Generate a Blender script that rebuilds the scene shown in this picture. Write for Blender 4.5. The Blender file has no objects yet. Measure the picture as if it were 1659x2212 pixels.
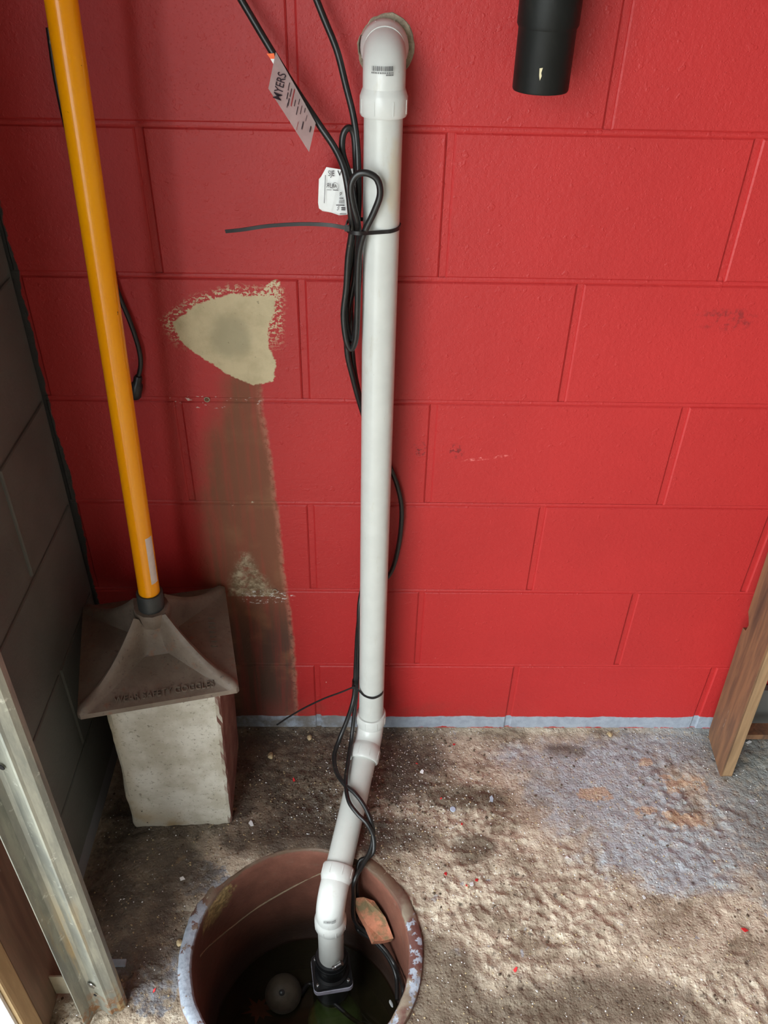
import bpy, bmesh, math, random
import numpy as np
from mathutils import Vector, Matrix, noise

random.seed(7)
scene = bpy.context.scene
COL = scene.collection

# ------------------------------------------------------------------ camera
FPX, PITCH, YAW, ROLL = 1834.66, 0.65113, 0.02775, 0.0259
CAM = Vector((-0.1076, -1.17902, 1.48348))
_cp, _sp, _cy, _sy = math.cos(PITCH), math.sin(PITCH), math.cos(YAW), math.sin(YAW)
_f = Vector((_sy * _cp, _cy * _cp, -_sp))
_r = Vector((_cy, -_sy, 0))
_u = _r.cross(_f)
RT = _r * math.cos(ROLL) + _u * math.sin(ROLL)
UP = -_r * math.sin(ROLL) + _u * math.cos(ROLL)
FW = _f
camd = bpy.data.cameras.new('camera')
camd.sensor_fit = 'HORIZONTAL'
camd.sensor_width = 36.0
camd.lens = FPX / 1659.0 * 36.0
camd.clip_start = 0.02
cam = bpy.data.objects.new('camera', camd)
COL.objects.link(cam)
cam.matrix_world = Matrix(((RT.x, UP.x, -FW.x, CAM.x), (RT.y, UP.y, -FW.y, CAM.y), (RT.z, UP.z, -FW.z, CAM.z), (0, 0, 0, 1)))
scene.camera = cam

# ------------------------------------------------------------------ world, exposure
world = bpy.data.worlds.new('overcast_sky')
scene.world = world
world.use_nodes = True
bg = world.node_tree.nodes['Background']
bg.inputs[0].default_value = (0.90, 0.975, 1.0, 1)
bg.inputs[1].default_value = 5.0
scene.view_settings.view_transform = 'Standard'
scene.view_settings.look = 'None'
scene.view_settings.gamma = 1.0
scene.view_settings.use_curve_mapping = False
scene.view_settings.exposure = 0.90
# portal over the open garage doorway so that the sky is sampled through it
OPEN_Y0, OPEN_Y1, OPEN_Z = -0.641, -5.2, 2.2
pl = bpy.data.lights.new('doorway_portal', 'AREA')
pl.shape = 'RECTANGLE'
pl.size = OPEN_Z
pl.size_y = OPEN_Y0 - OPEN_Y1
pl.cycles.is_portal = True
po = bpy.data.objects.new('doorway_portal', pl)
COL.objects.link(po)
po.location = (-0.83, (OPEN_Y0 + OPEN_Y1) / 2, OPEN_Z / 2)
po.rotation_euler = (0, -math.pi / 2, 0)

# ------------------------------------------------------------------ pixel helpers
def ray(px, py):
    return FW + RT * ((px - 829.5) / FPX) - UP * ((py - 1106) / FPX)
def atY(px, py, y):
    d = ray(px, py); return CAM + d * ((y - CAM.y) / d.y)
def atZ(px, py, z=0.0):
    d = ray(px, py); return CAM + d * ((z - CAM.z) / d.z)
def atX(px, py, x):
    d = ray(px, py); return CAM + d * ((x - CAM.x) / d.x)
PITC = (-0.21, -0.475)
def atCyl(px, py, rho):
    d = ray(px, py)
    a = d.x ** 2 + d.y ** 2
    ox, oy = CAM.x - PITC[0], CAM.y - PITC[1]
    b = 2 * (ox * d.x + oy * d.y)
    D = max(0.0, b * b - 4 * a * (ox * ox + oy * oy - rho * rho))
    return CAM + d * ((-b + math.sqrt(D)) / 2 / a)

def srgb(r, g, b):
    def c(v):
        v /= 255.0
        return v / 12.92 if v <= 0.04045 else ((v + 0.055) / 1.055) ** 2.4
    return (c(r), c(g), c(b), 1.0)

# ------------------------------------------------------------------ node helpers
class S:
    """a node socket with arithmetic"""
    def __init__(s, nt, sock): s.nt, s.k = nt, sock
    def m(s, op, o=None, o2=None, clamp=False):
        n = s.nt.nodes.new('ShaderNodeMath'); n.operation = op; n.use_clamp = clamp
        for i, v in enumerate((s, o, o2)):
            if v is None: continue
            if isinstance(v, S): s.nt.links.new(v.k, n.inputs[i])
            else: n.inputs[i].default_value = v
        return S(s.nt, n.outputs[0])
    def __add__(s, o): return s.m('ADD', o)
    def __sub__(s, o): return s.m('SUBTRACT', o)
    def __mul__(s, o): return s.m('MULTIPLY', o)
    __radd__ = __add__
    __rmul__ = __mul__
    def __rsub__(s, o): return (s * -1.0) + o
    def mx(s, o): return s.m('MAXIMUM', o)
    def mn(s, o): return s.m('MINIMUM', o)
    def ss(s, a, b, lo=0.0, hi=1.0):
        n = s.nt.nodes.new('ShaderNodeMapRange'); n.interpolation_type = 'SMOOTHSTEP'
        s.nt.links.new(s.k, n.inputs[0])
        if a <= b:
            n.inputs[1].default_value, n.inputs[2].default_value, n.inputs[3].default_value, n.inputs[4].default_value = a, b, lo, hi
        else:
            n.inputs[1].default_value, n.inputs[2].default_value, n.inputs[3].default_value, n.inputs[4].default_value = b, a, hi, lo
        return S(s.nt, n.outputs[0])
    def curve(s, pts):
        """piecewise linear function through pts [(x, y)...]"""
        pts = sorted(pts)
        x0, x1 = pts[0][0], pts[-1][0]
        ys = [p[1] for p in pts]; y0, y1 = min(ys), max(ys) + 1e-9
        r = s.nt.nodes.new('ShaderNodeValToRGB')
        e = r.color_ramp.elements
        while len(e) < len(pts): e.new(0.5)
        for el, p in zip(e, pts):
            pass
        for i, p in enumerate(pts):
            e[i].position = (p[0] - x0) / (x1 - x0)
            v = (p[1] - y0) / (y1 - y0); e[i].color = (v, v, v, 1)
        t = (s - x0) * (1.0 / (x1 - x0))
        s.nt.links.new(t.k, r.inputs[0])
        return S(s.nt, r.outputs[0]) * (y1 - y0) + y0

class Mat:
    def __init__(self, name, rough=0.6, spec=0.5, metal=0.0):
        self.m = bpy.data.materials.new(name); self.m.use_nodes = True
        self.nt = self.m.node_tree
        self.b = self.nt.nodes['Principled BSDF']
        self.out = self.nt.nodes['Material Output']
        self.b.inputs['Roughness'].default_value = rough
        self.b.inputs['Specular IOR Level'].default_value = spec
        self.b.inputs['Metallic'].default_value = metal
    def pos(self):
        g = self.nt.nodes.new('ShaderNodeNewGeometry'); x = self.nt.nodes.new('ShaderNodeSeparateXYZ')
        self.nt.links.new(g.outputs['Position'], x.inputs[0]); self._vec = g.outputs['Position']
        return [S(self.nt, x.outputs[i]) for i in range(3)]
    def obj(self):
        g = self.nt.nodes.new('ShaderNodeTexCoord'); x = self.nt.nodes.new('ShaderNodeSeparateXYZ')
        self.nt.links.new(g.outputs['Object'], x.inputs[0]); self._vec = g.outputs['Object']
        return [S(self.nt, x.outputs[i]) for i in range(3)]
    def vec(self, sx=1, sy=1, sz=1, off=(0, 0, 0)):
        n = self.nt.nodes.new('ShaderNodeMapping'); self.nt.links.new(self._vec, n.inputs[0])
        n.inputs['Scale'].default_value = (sx, sy, sz); n.inputs['Location'].default_value = off
        return n.outputs[0]
    def noise(self, scale, detail=3, rough=0.55, vec=None, col=False, dist=0.0):
        n = self.nt.nodes.new('ShaderNodeTexNoise'); self.nt.links.new(vec or self._vec, n.inputs['Vector'])
        n.inputs['Scale'].default_value = scale; n.inputs['Detail'].default_value = detail; n.inputs['Roughness'].default_value = rough
        n.inputs['Distortion'].default_value = dist
        return S(self.nt, n.outputs[1 if col else 0])
    def voro(self, scale, vec=None, feat='F1'):
        n = self.nt.nodes.new('ShaderNodeTexVoronoi'); self.nt.links.new(vec or self._vec, n.inputs['Vector'])
        n.inputs['Scale'].default_value = scale; n.feature = feat
        return S(self.nt, n.outputs['Distance'])
    def rgb(self, c):
        n = self.nt.nodes.new('ShaderNodeRGB'); n.outputs[0].default_value = c
        return S(self.nt, n.outputs[0])
    def mix(self, a, b, f, mode='MIX'):
        n = self.nt.nodes.new('ShaderNodeMix'); n.data_type = 'RGBA'; n.blend_type = mode
        if isinstance(f, S): self.nt.links.new(f.k, n.inputs[0])
        else: n.inputs[0].default_value = f
        for i, v in ((6, a), (7, b)):
            if isinstance(v, S): self.nt.links.new(v.k, n.inputs[i])
            else: n.inputs[i].default_value = v
        return S(self.nt, n.outputs[2])
    def set(self, name, v):
        if isinstance(v, S): self.nt.links.new(v.k, self.b.inputs[name])
        else: self.b.inputs[name].default_value = v
    def bump(self, h, dist, strength=1.0):
        n = self.nt.nodes.new('ShaderNodeBump'); n.inputs['Distance'].default_value = dist; n.inputs['Strength'].default_value = strength
        self.nt.links.new(h.k, n.inputs['Height']); self.nt.links.new(n.outputs[0], self.b.inputs['Normal'])

def plain(name, c, rough=0.6, var=0.0, scale=40, metal=0.0, dirt=None, dirt_amt=(0.55, 0.75), dirt_scale=30, bump=None, spec=0.5):
    M = Mat(name, rough, spec, metal); M.obj()
    col = M.rgb(c)
    if var:
        n = M.noise(scale, 4)
        col = M.mix(tuple(v * (1 - var) for v in c[:3]) + (1,), tuple(min(1, v * (1 + var)) for v in c[:3]) + (1,), n.ss(0.25, 0.75))
    if dirt:
        col = M.mix(col, dirt, M.noise(dirt_scale, 5, 0.65).ss(*dirt_amt))
    M.set('Base Color', col)
    if bump: M.bump(M.noise(bump[0], 4, 0.6), bump[1])
    return M.m

# ------------------------------------------------------------------ mesh helpers
def mesh_obj(name, verts, faces, mat, parent=None, smooth=False):
    me = bpy.data.meshes.new(name)
    me.from_pydata([tuple(v) for v in verts], [], faces)
    if mat: me.materials.append(mat)
    me.update()
    if smooth:
        me.shade_smooth()
        try: me.set_sharp_from_angle(angle=math.radians(38))
        except Exception: pass
    o = bpy.data.objects.new(name, me); COL.objects.link(o)
    if parent: o.parent = parent
    return o
def fix(o):
    bm = bmesh.new(); bm.from_mesh(o.data); bmesh.ops.recalc_face_normals(bm, faces=bm.faces); bm.to_mesh(o.data); bm.free(); return o
def tag(o, label, cat, group=None, kind=None):
    o['label'] = label; o['category'] = cat
    if group: o['group'] = group
    if kind: o['kind'] = kind
    return o
def struct(o, label=None):
    o['kind'] = 'structure'
    if label: o['label'] = label
    return o
def empty(name, loc=(0, 0, 0)):
    e = bpy.data.objects.new(name, None); e.empty_display_size = 0.02
    COL.objects.link(e); e.location = loc
    return e
def adopt(o, parent):
    """parent with the world position kept (things carry only a translation)"""
    o.parent = parent
    o.matrix_parent_inverse = Matrix.Translation(-Vector(parent.location))
    return o
def box(name, lo, hi, mat, parent=None, bev=0.0):
    bm = bmesh.new()
    bmesh.ops.create_cube(bm, size=1)
    for v in bm.verts:
        v.co = Vector([(lo[i] + hi[i]) / 2 + v.co[i] * (hi[i] - lo[i]) for i in range(3)])
    if bev: bmesh.ops.bevel(bm, geom=bm.edges[:], offset=bev, segments=2, affect='EDGES', profile=0.6)
    me = bpy.data.meshes.new(name); bm.to_mesh(me); bm.free(); me.materials.append(mat)
    o = bpy.data.objects.new(name, me); COL.objects.link(o)
    if parent: adopt(o, parent)
    return o
def catmull(pts, n=8):
    pts = [Vector(p) for p in pts]
    P = [pts[0] * 2 - pts[1]] + pts + [pts[-1] * 2 - pts[-2]]
    out = []
    for i in range(1, len(P) - 2):
        for k in range(n):
            t = k / n
            a, b, c, d = P[i - 1], P[i], P[i + 1], P[i + 2]
            out.append(0.5 * ((2 * b) + (c - a) * t + (2 * a - 5 * b + 4 * c - d) * t * t + (3 * b - a - 3 * c + d) * t ** 3))
    out.append(pts[-1]); return out
def sweep(name, path, section, mat, parent=None, up=None, caps=True, scales=None, smooth=True, closed=False):
    """sweep a closed 2-D section along a path (parallel transport frame, or fixed up)"""
    path = [Vector(p) for p in path]; n = len(path); k = len(section)
    T = []
    for i in range(n):
        a, b = (path[(i - 1) % n], path[(i + 1) % n]) if closed else (path[max(i - 1, 0)], path[min(i + 1, n - 1)])
        T.append((b - a).normalized())
    ref = Vector(up) if up else (Vector((0, 0, 1)) if abs(T[0].z) < 0.9 else Vector((0, 1, 0)))
    U = (ref - T[0] * ref.dot(T[0])).normalized()
    vs, fs = [], []
    for i in range(n):
        if up: U = (Vector(up) - T[i] * Vector(up).dot(T[i])).normalized()
        elif i: U = (U - T[i] * U.dot(T[i])).normalized()
        V = T[i].cross(U)
        s = scales[i] if scales else 1.0
        for (a, b) in section: vs.append(path[i] + U * (a * s) + V * (b * s))
    m = n if closed else n - 1
    for i in range(m):
        for j in range(k):
            p, q = i * k, ((i + 1) % n) * k
            fs.append((p + j, p + (j + 1) % k, q + (j + 1) % k, q + j))
    if caps and not closed:
        fs.append(tuple(range(k))[::-1]); fs.append(tuple((n - 1) * k + j for j in range(k)))
    o = mesh_obj(name, vs, fs, mat, None, smooth); fix(o)
    if smooth:
        o.data.shade_smooth(); o.data.set_sharp_from_angle(angle=math.radians(38))
    if parent: adopt(o, parent)
    return o
def circ(r, n=16): return [(r * math.cos(2 * math.pi * i / n), r * math.sin(2 * math.pi * i / n)) for i in range(n)]
def tube(name, pts, r, mat, parent=None, n=12, smoothn=8, scales=None):
    return sweep(name, catmull(pts, smoothn) if smoothn else pts, circ(r, n), mat, parent, scales=scales)
def revolve(name, prof, axis_o, axis_d, mat, parent=None, n=40, close=False):
    """surface of revolution; prof = [(distance along axis, radius)...]"""
    o_, d = Vector(axis_o), Vector(axis_d).normalized()
    a = d.orthogonal().normalized(); b = d.cross(a)
    vs, fs = [], []
    for (h, r) in prof:
        for i in range(n):
            t = 2 * math.pi * i / n
            vs.append(o_ + d * h + a * (r * math.cos(t)) + b * (r * math.sin(t)))
    m = len(prof) if close else len(prof) - 1
    for i in range(m):
        for j in range(n):
            p, q = i * n, ((i + 1) % len(prof)) * n
            fs.append((p + j, p + (j + 1) % n, q + (j + 1) % n, q + j))
    if not close:
        if prof[0][1] > 1e-6: fs.append(tuple(range(n))[::-1])
        if prof[-1][1] > 1e-6: fs.append(tuple((len(prof) - 1) * n + j for j in range(n)))
    o = mesh_obj(name, vs, fs, mat, None, True); fix(o); o.data.shade_smooth(); o.data.set_sharp_from_angle(angle=math.radians(38))
    if parent: adopt(o, parent)
    return o
def text(name, body, origin, right, up, size, mat, parent, extrude=0.0003, center=False, shear=0.0, squeeze=1.0, bold=0.0):
    cu = bpy.data.curves.new(name, 'FONT'); cu.body = body; cu.size = size; cu.extrude = extrude; cu.shear = shear; cu.offset = bold
    cu.resolution_u = 3
    if center: cu.align_x = 'CENTER'; cu.align_y = 'CENTER'
    t = bpy.data.objects.new(name, cu); COL.objects.link(t)
    bpy.context.view_layer.update()
    me = bpy.data.meshes.new_from_object(t.evaluated_get(bpy.context.evaluated_depsgraph_get()))
    bpy.data.objects.remove(t); bpy.data.curves.remove(cu)
    R, U = Vector(right).normalized(), Vector(up)
    U = (U - R * U.dot(R)).normalized(); Nn = R.cross(U)
    for v in me.vertices:
        c = v.co.copy(); v.co = Vector(origin) + R * c.x * squeeze + U * c.y + Nn * c.z
    me.materials.clear(); me.materials.append(mat)
    o = bpy.data.objects.new(name, me); COL.objects.link(o)
    if parent: adopt(o, parent)
    return o
def boolean_cut(o, cutter):
    md = o.modifiers.new('cut', 'BOOLEAN'); md.object = cutter; md.operation = 'DIFFERENCE'; md.solver = 'EXACT'
    bpy.context.view_layer.update()
    me = bpy.data.meshes.new_from_object(o.evaluated_get(bpy.context.evaluated_depsgraph_get()))
    o.modifiers.clear(); o.data = me

# ================================================================== materials of the setting
XL = -0.6157          # left wall plane
CO, BL, Z1 = 0.2032, 0.4064, 0.1946
def wall_material():
    M = Mat('red_block_paint', 0.5, 0.4); X, Y, Z = M.pos()
    big = M.noise(3.0, 3); fine = M.noise(60, 4, 0.6)
    red = M.mix(srgb(164, 36, 36), srgb(172, 39, 39), big.ss(0.3, 0.7))
    red = M.mix(red, srgb(150, 33, 34), M.noise(38, 5, 0.7).ss(0.62, 0.80, 0, 0.5))
    # small chips with pale concrete in them
    red = M.mix(red, srgb(205, 150, 140), M.noise(95, 2, 0.5, M.vec(1, 1, 1, (3, 0, 1))).ss(0.765, 0.80) * Z.ss(0.75, 0.25))
    wob = (M.noise(22, 4, 0.65) - 0.5)
    wob2 = (M.noise(75, 4, 0.7) - 0.5)
    # ---- water stain running down under the patch
    def W(px, py): p = atY(px, py, 0); return p.z, p.x
    rr = X - Z.curve([W(562, 820), W(568, 900), W(585, 990), W(602, 1130), W(612, 1230), W(628, 1330), W(638, 1440), W(640, 1560)]) - wob * 0.012 - wob2 * 0.006
    ll = Z.curve([W(488, 820), W(470, 880), W(440, 960), W(430, 1100), W(440, 1200), W(440, 1300), W(430, 1560)]) - X + wob * 0.03
    st = rr.ss(0.004, -0.003) * ll.ss(0.025, -0.03) * Z.ss(0.875, 0.84)
    streak = M.noise(1.0, 4, 0.6, M.vec(60, 60, 3.0))
    st = st * streak.ss(0.30, 0.58, 0.68, 0.96)
    low = Z.ss(0.42, 0.25)
    stc = M.mix(srgb(112, 72, 50), srgb(70, 56, 44), low)
    stc = M.mix(stc, srgb(128, 92, 64), M.noise(14, 4).ss(0.5, 0.72, 0, 0.6))
    col = M.mix(red, stc, st.mn(0.93))
    rim = rr.ss(-0.010, -0.002) * rr.ss(0.005, 0.0) * Z.ss(0.86, 0.80) * wob2.ss(-0.12, 0.06)
    col = M.mix(col, srgb(176, 112, 92), rim * 0.55)
    # bare pale concrete spot low in the stain
    pt, pb = atY(528, 1192, 0), atY(545, 1288, 0)
    axx = (X - pt.x - (pt.z - Z) * ((pb.x - pt.x) / (pt.z - pb.z))).m('ABSOLUTE')
    spot = axx - 0.006 - (pt.z - Z) * 0.36 + wob * 0.040 + wob2 * 0.03
    spot = spot.ss(0.012, -0.014) * Z.ss(pt.z + 0.004, pt.z - 0.004) * Z.ss(pb.z - 0.002, pb.z + 0.002)
    col = M.mix(col, M.mix(srgb(110, 96, 72), srgb(188, 174, 146), M.noise(70, 5, 0.75).ss(0.40, 0.66)), spot * 0.8 * M.noise(45, 4, 0.7).ss(0.30, 0.55))
    p = atY(572, 1290, 0); dx = (X - p.x) * (1 / 0.05); dz = (Z - p.z) * (1 / 0.018)
    spot = (dx * dx + dz * dz) + wob * 2.2
    fl = M.noise(1, 4, 0.7, M.vec(90, 90, 160)).ss(0.54, 0.60)
    col = M.mix(col, srgb(205, 200, 195), spot.ss(1.2, 0.6) * fl)
    # flakes along the joint under the patch
    p = atY(460, 868, 0); dx = (X - p.x) * (1 / 0.085); dz = (Z - p.z) * (1 / 0.014)
    fl2 = M.noise(1, 4, 0.7, M.vec(70, 70, 150, (1, 2, 3))).ss(0.60, 0.64)
    col = M.mix(col, srgb(190, 172, 165), (dx * dx + dz * dz + wob * 2).ss(1.0, 0.5) * fl2)
    p = atY(490, 1085, 0); dx = (X - p.x) * (1 / 0.05); dz = (Z - p.z) * (1 / 0.010)
    col = M.mix(col, srgb(200, 190, 165), (dx * dx + dz * dz + wob * 2).ss(1.0, 0.4) * fl2 * M.noise(30, 2).ss(0.5, 0.55))
    # ---- bare mortar patch (outline by half planes)
    pts = [(370, 698), (430, 655), (500, 636), (592, 640), (578, 715), (580, 770), (594, 792), (590, 822), (548, 832), (488, 806), (430, 766), (388, 734)]
    W2 = [atY(a, b, 0) for a, b in pts]
    cx = sum(v.x for v in W2) / len(W2); cz = sum(v.z for v in W2) / len(W2)
    d = None
    hull = [0, 1, 2, 3, 6, 7, 8, 9, 10, 11]
    for i, j in zip(hull, hull[1:] + hull[:1]):
        a, b = W2[i], W2[j]; nx, nz = (b.z - a.z), -(b.x - a.x); L = math.hypot(nx, nz); nx /= L; nz /= L
        if nx * (cx - a.x) + nz * (cz - a.z) > 0: nx, nz = -nx, -nz
        e = X * nx + Z * nz - (nx * a.x + nz * a.z)
        d = e if d is None else d.mx(e)
    # concave bite on the right side of the patch
    q = atY(612, 728, 0); bx = (X - q.x) * (1 / 0.024); bz = (Z - q.z) * (1 / 0.040)
    bite = 1.0 - (bx * bx + bz * bz)
    d = d.mx(bite * 0.010)
    d = d + wob * 0.012 + wob2 * 0.012
    ragged = M.noise(1, 3, 0.7, M.vec(150, 150, 210)).ss(0.5, 0.56)
    core = d.ss(0.0012, -0.0012)
    fringe = d.ss(0.020, 0.004) * ragged * Z.ss(cz - 0.02, cz + 0.03)
    pc = M.mix(srgb(196, 180, 146), srgb(178, 163, 130), M.noise(26, 4, 0.6).ss(0.35, 0.7))
    q = atY(497, 728, 0); sx = (X - q.x) * (1 / 0.032); sz = (Z - q.z) * (1 / 0.037)
    rad = sx * sx + sz * sz
    pc = M.mix(pc, srgb(158, 148, 119), (rad + wob * 1.2).ss(1.5, 0.3) * 0.8)
    pc = M.mix(pc, srgb(110, 100, 78), M.noise(110, 3, 0.6, M.vec(1, 1, 1, (5, 1, 2))).ss(0.66, 0.74, 0, 0.8))
    col = M.mix(col, pc, core.mx(fringe))
    # tip of the patch at the top right
    q0, q1 = atY(597, 618, 0), atY(560, 655, 0)
    tx = (X - (q0.x + q1.x) / 2) * (1 / 0.020); tz = (Z - (q0.z + q1.z) / 2 + (X - (q0.x + q1.x) / 2) * -0.6) * (1 / 0.016)
    col = M.mix(col, pc, (tx * tx + tz * tz + wob * 2.0).ss(1.1, 0.8) * M.noise(1, 3, 0.7, M.vec(190, 190, 190, (4, 4, 4))).ss(0.47, 0.52))
    # faint dark scuffs
    q = atY(1570, 690, 0); sx = (X - q.x) * (1 / 0.06); sz = (Z - q.z) * (1 / 0.022)
    col = M.mix(col, srgb(96, 30, 32), (sx * sx + sz * sz).ss(1.0, 0.2) * M.noise(70, 4, 0.7).ss(0.47, 0.62) * 0.6)
    for (qx, qy) in ((985, 975), (905, 970)):
        q = atY(qx, qy, 0); sx = (X - q.x) * (1 / 0.016); sz = (Z - q.z) * (1 / 0.018)
        col = M.mix(col, srgb(92, 24, 28), (sx * sx + sz * sz).ss(1.0, 0.3) * M.noise(120, 3, 0.7).ss(0.5, 0.6) * 0.75)
    q = atY(1050, 990, 0); sx = (X - q.x) * (1 / 0.045); sz = (Z - q.z - (X - q.x) * 0.15) * (1 / 0.004)
    col = M.mix(col, srgb(220, 120, 115), (sx * sx + sz * sz).ss(1.0, 0.3) * wob2.ss(-0.05, 0.1) * 0.7)
    # dirt haze at the foot of the wall
    col = M.mix(col, srgb(120, 60, 50), Z.ss(0.12, 0.03) * M.noise(9, 5, 0.65).ss(0.42, 0.66) * X.ss(0.35, -0.25) * 0.8)
    # ---- blue grey band along the floor, red brush strokes under it
    e = Z - 0.036 - (M.noise(1, 3, 0.6, M.vec(14, 14, 4)) - 0.5) * 0.016 - wob2 * 0.004
    band = e.ss(0.0012, -0.0012)
    under = (Z - 0.001 - (M.noise(1, 3, 0.7, M.vec(22, 22, 30, (2, 2, 2))) - 0.5) * 0.024).ss(0.001, -0.001)
    bc = M.mix(srgb(150, 157, 168), srgb(134, 141, 152), fine.ss(0.35, 0.7))
    bc = M.mix(bc, red, under * X.ss(-0.02, 0.06))
    bc = M.mix(bc, srgb(96, 86, 74), X.ss(0.0, -0.22) * M.noise(16, 4, 0.7).ss(0.36, 0.6) * 0.8)
    col = M.mix(col, bc, band)
    # ---- dark paint carried round the corner
    g = X - (XL + 0.008) - (M.noise(7, 4, 0.7) - 0.5) * 0.030 - wob2 * 0.006
    col = M.mix(col, srgb(58, 58, 58), g.ss(0.0012, -0.0012))
    M.set('Base Color', col)
    M.set('Roughness', st.mx(core).ss(0, 1, 0.50, 0.75))
    h = M.noise(130, 4, 0.62) * 0.5 + M.voro(260).ss(0.0, 0.35) * 0.12 + M.noise(28, 3) * 0.4 + M.noise(75, 2, 0.5, M.vec(1, 1, 1, (9, 2, 4))).ss(0.62, 0.72) * 0.22
    M.bump(h, 0.0021, 0.75)
    return M.m
m_wall = wall_material()

def left_wall_material():
    M = Mat('dark_grey_block_paint', 0.6, 0.3); X, Y, Z = M.pos()
    col = M.mix(srgb(96, 98, 94), srgb(108, 110, 106), M.noise(7, 4).ss(0.3, 0.7))
    e = Z - 0.045 - (M.noise(12, 4) - 0.5) * 0.016
    col = M.mix(col, srgb(134, 136, 140), e.ss(0.002, -0.002))
    M.set('Base Color', col)
    M.bump(M.noise(130, 4, 0.6), 0.0012, 0.6)
    return M.m
m_left = left_wall_material()

def floor_material():
    M = Mat('worn_concrete_floor', 0.7, 0.4); X, Y, Z = M.pos()
    n1, n2, n3 = M.noise(5, 5, 0.6), M.noise(17, 5, 0.65), M.noise(70, 4, 0.65)
    col = M.mix(srgb(199, 183, 162), srgb(166, 150, 131), n2.ss(0.35, 0.65))
    col = M.mix(col, srgb(222, 212, 194), n3.ss(0.5, 0.72, 0, 0.75))
    col = M.mix(col, srgb(132, 116, 97), M.noise(9, 5, 0.7, M.vec(1, 1, 1, (4, 1, 0))).ss(0.46, 0.62, 0, 0.92))
    # grey floor paint that survives on the right
    def blob(px, py, rx, ry, amp=0.9):
        p = atZ(px, py); a = (X - p.x) * (1 / rx); b = (Y - p.y) * (1 / ry)
        return (a * a + b * b) + (n2 - 0.5) * 3.6 * amp + (n1 - 0.5) * 2.4 * amp
    gp = blob(1330, 1720, 0.16, 0.10).mn(blob(1450, 1830, 0.16, 0.07)).mn(blob(1290, 1640, 0.2, 0.05)).mn(blob(1640, 1720, 0.13, 0.2)).mn(blob(1560, 1620, 0.2, 0.07)).mn(blob(1500, 1900, 0.10, 0.03))
    gcol = M.mix(srgb(156, 163, 168), srgb(176, 183, 190), n3.ss(0.35, 0.65))
    gcol = M.mix(gcol, srgb(134, 138, 136), X.ss(0.5, 0.68))
    gp = gp + (M.noise(42, 4, 0.7) - 0.5) * 2.2
    col = M.mix(col, gcol, gp.ss(2.0, 0.2) * M.noise(70, 4, 0.7, M.vec(1, 1, 1, (6, 2, 5))).ss(0.30, 0.55, 0.45, 0.95))
    gpl = blob(240, 2085, 0.05, 0.02).mn(blob(330, 2110, 0.05, 0.06)).mn(blob(420, 1900, 0.06, 0.04))
    col = M.mix(col, srgb(138, 140, 146), gpl.ss(1.0, 0.8) * n3.ss(0.35, 0.55))
    pr = M.noise(30, 4, 0.6, M.vec(1, 1, 1, (7, 3, 0)))
    col = M.mix(col, srgb(160, 160, 166), pr.ss(0.66, 0.69) * X.ss(-0.1, 0.1) * 0.8)
    # dark wet soil at the foot of the wall by the pipe, and oily spots
    dk = blob(600, 1660, 0.24, 0.13, 0.7).mn(blob(840, 1640, 0.12, 0.10, 0.7)).mn(blob(680, 1800, 0.20, 0.05, 0.7)).mn(blob(300, 1900, 0.12, 0.2, 0.7))
    soil = M.mix(srgb(88, 78, 68), srgb(116, 102, 86), n2.ss(0.4, 0.68))
    soil = M.mix(soil, srgb(128, 106, 82), M.noise(24, 4, 0.7, M.vec(1, 1, 1, (2, 8, 0))).ss(0.6, 0.72, 0, 0.8))
    dk = dk + (M.noise(48, 4, 0.7) - 0.5) * 1.6
    col = M.mix(col, soil, dk.ss(1.9, 0.4))
    d2 = blob(930, 2150, 0.10, 0.10, 0.8).mn(blob(1000, 1720, 0.09, 0.03, 0.8)).mn(blob(1280, 2160, 0.17, 0.05, 0.8)).mn(blob(1215, 1620, 0.05, 0.02, 0.8)).mn(blob(1020, 1830, 0.04, 0.03, 0.8)).mn(blob(1000, 2210, 0.2, 0.05))
    col = M.mix(col, srgb(98, 85, 70), d2.ss(1.7, 0.2) * 0.85)
    # ochre scuffs through the grey paint
    oc = blob(1290, 1715, 0.045, 0.018).mn(blob(1470, 1770, 0.06, 0.025)).mn(blob(1400, 1750, 0.03, 0.012)).mn(blob(1395, 1645, 0.02, 0.012)).mn(blob(1480, 1690, 0.05, 0.03))
    col = M.mix(col, srgb(190, 156, 122), (oc + (M.noise(26, 5, 0.75, M.vec(1, 1, 1, (1, 6, 2))) - 0.5) * 6.0).ss(0.9, 0.4) * 0.7)
    col = M.mix(col, srgb(72, 60, 50), M.noise(55, 3, 0.6, M.vec(1, 1, 1, (3, 3, 3))).ss(0.62, 0.74, 0, 0.8))
    M.set('Base Color', col)
    M.set('Roughness', dk.ss(1.2, 0.8, 0.72, 0.42).mn(gp.ss(1.0, 0.8, 0.75, 0.5)))
    h = n3 * 0.9 + M.noise(220, 4, 0.6) * 0.45 + M.voro(150).ss(0.0, 0.5) * 0.3 + M.noise(380, 3, 0.6) * 0.3
    M.bump(h, 0.0042, 0.9)
    return M.m
m_floor = floor_material()

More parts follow.
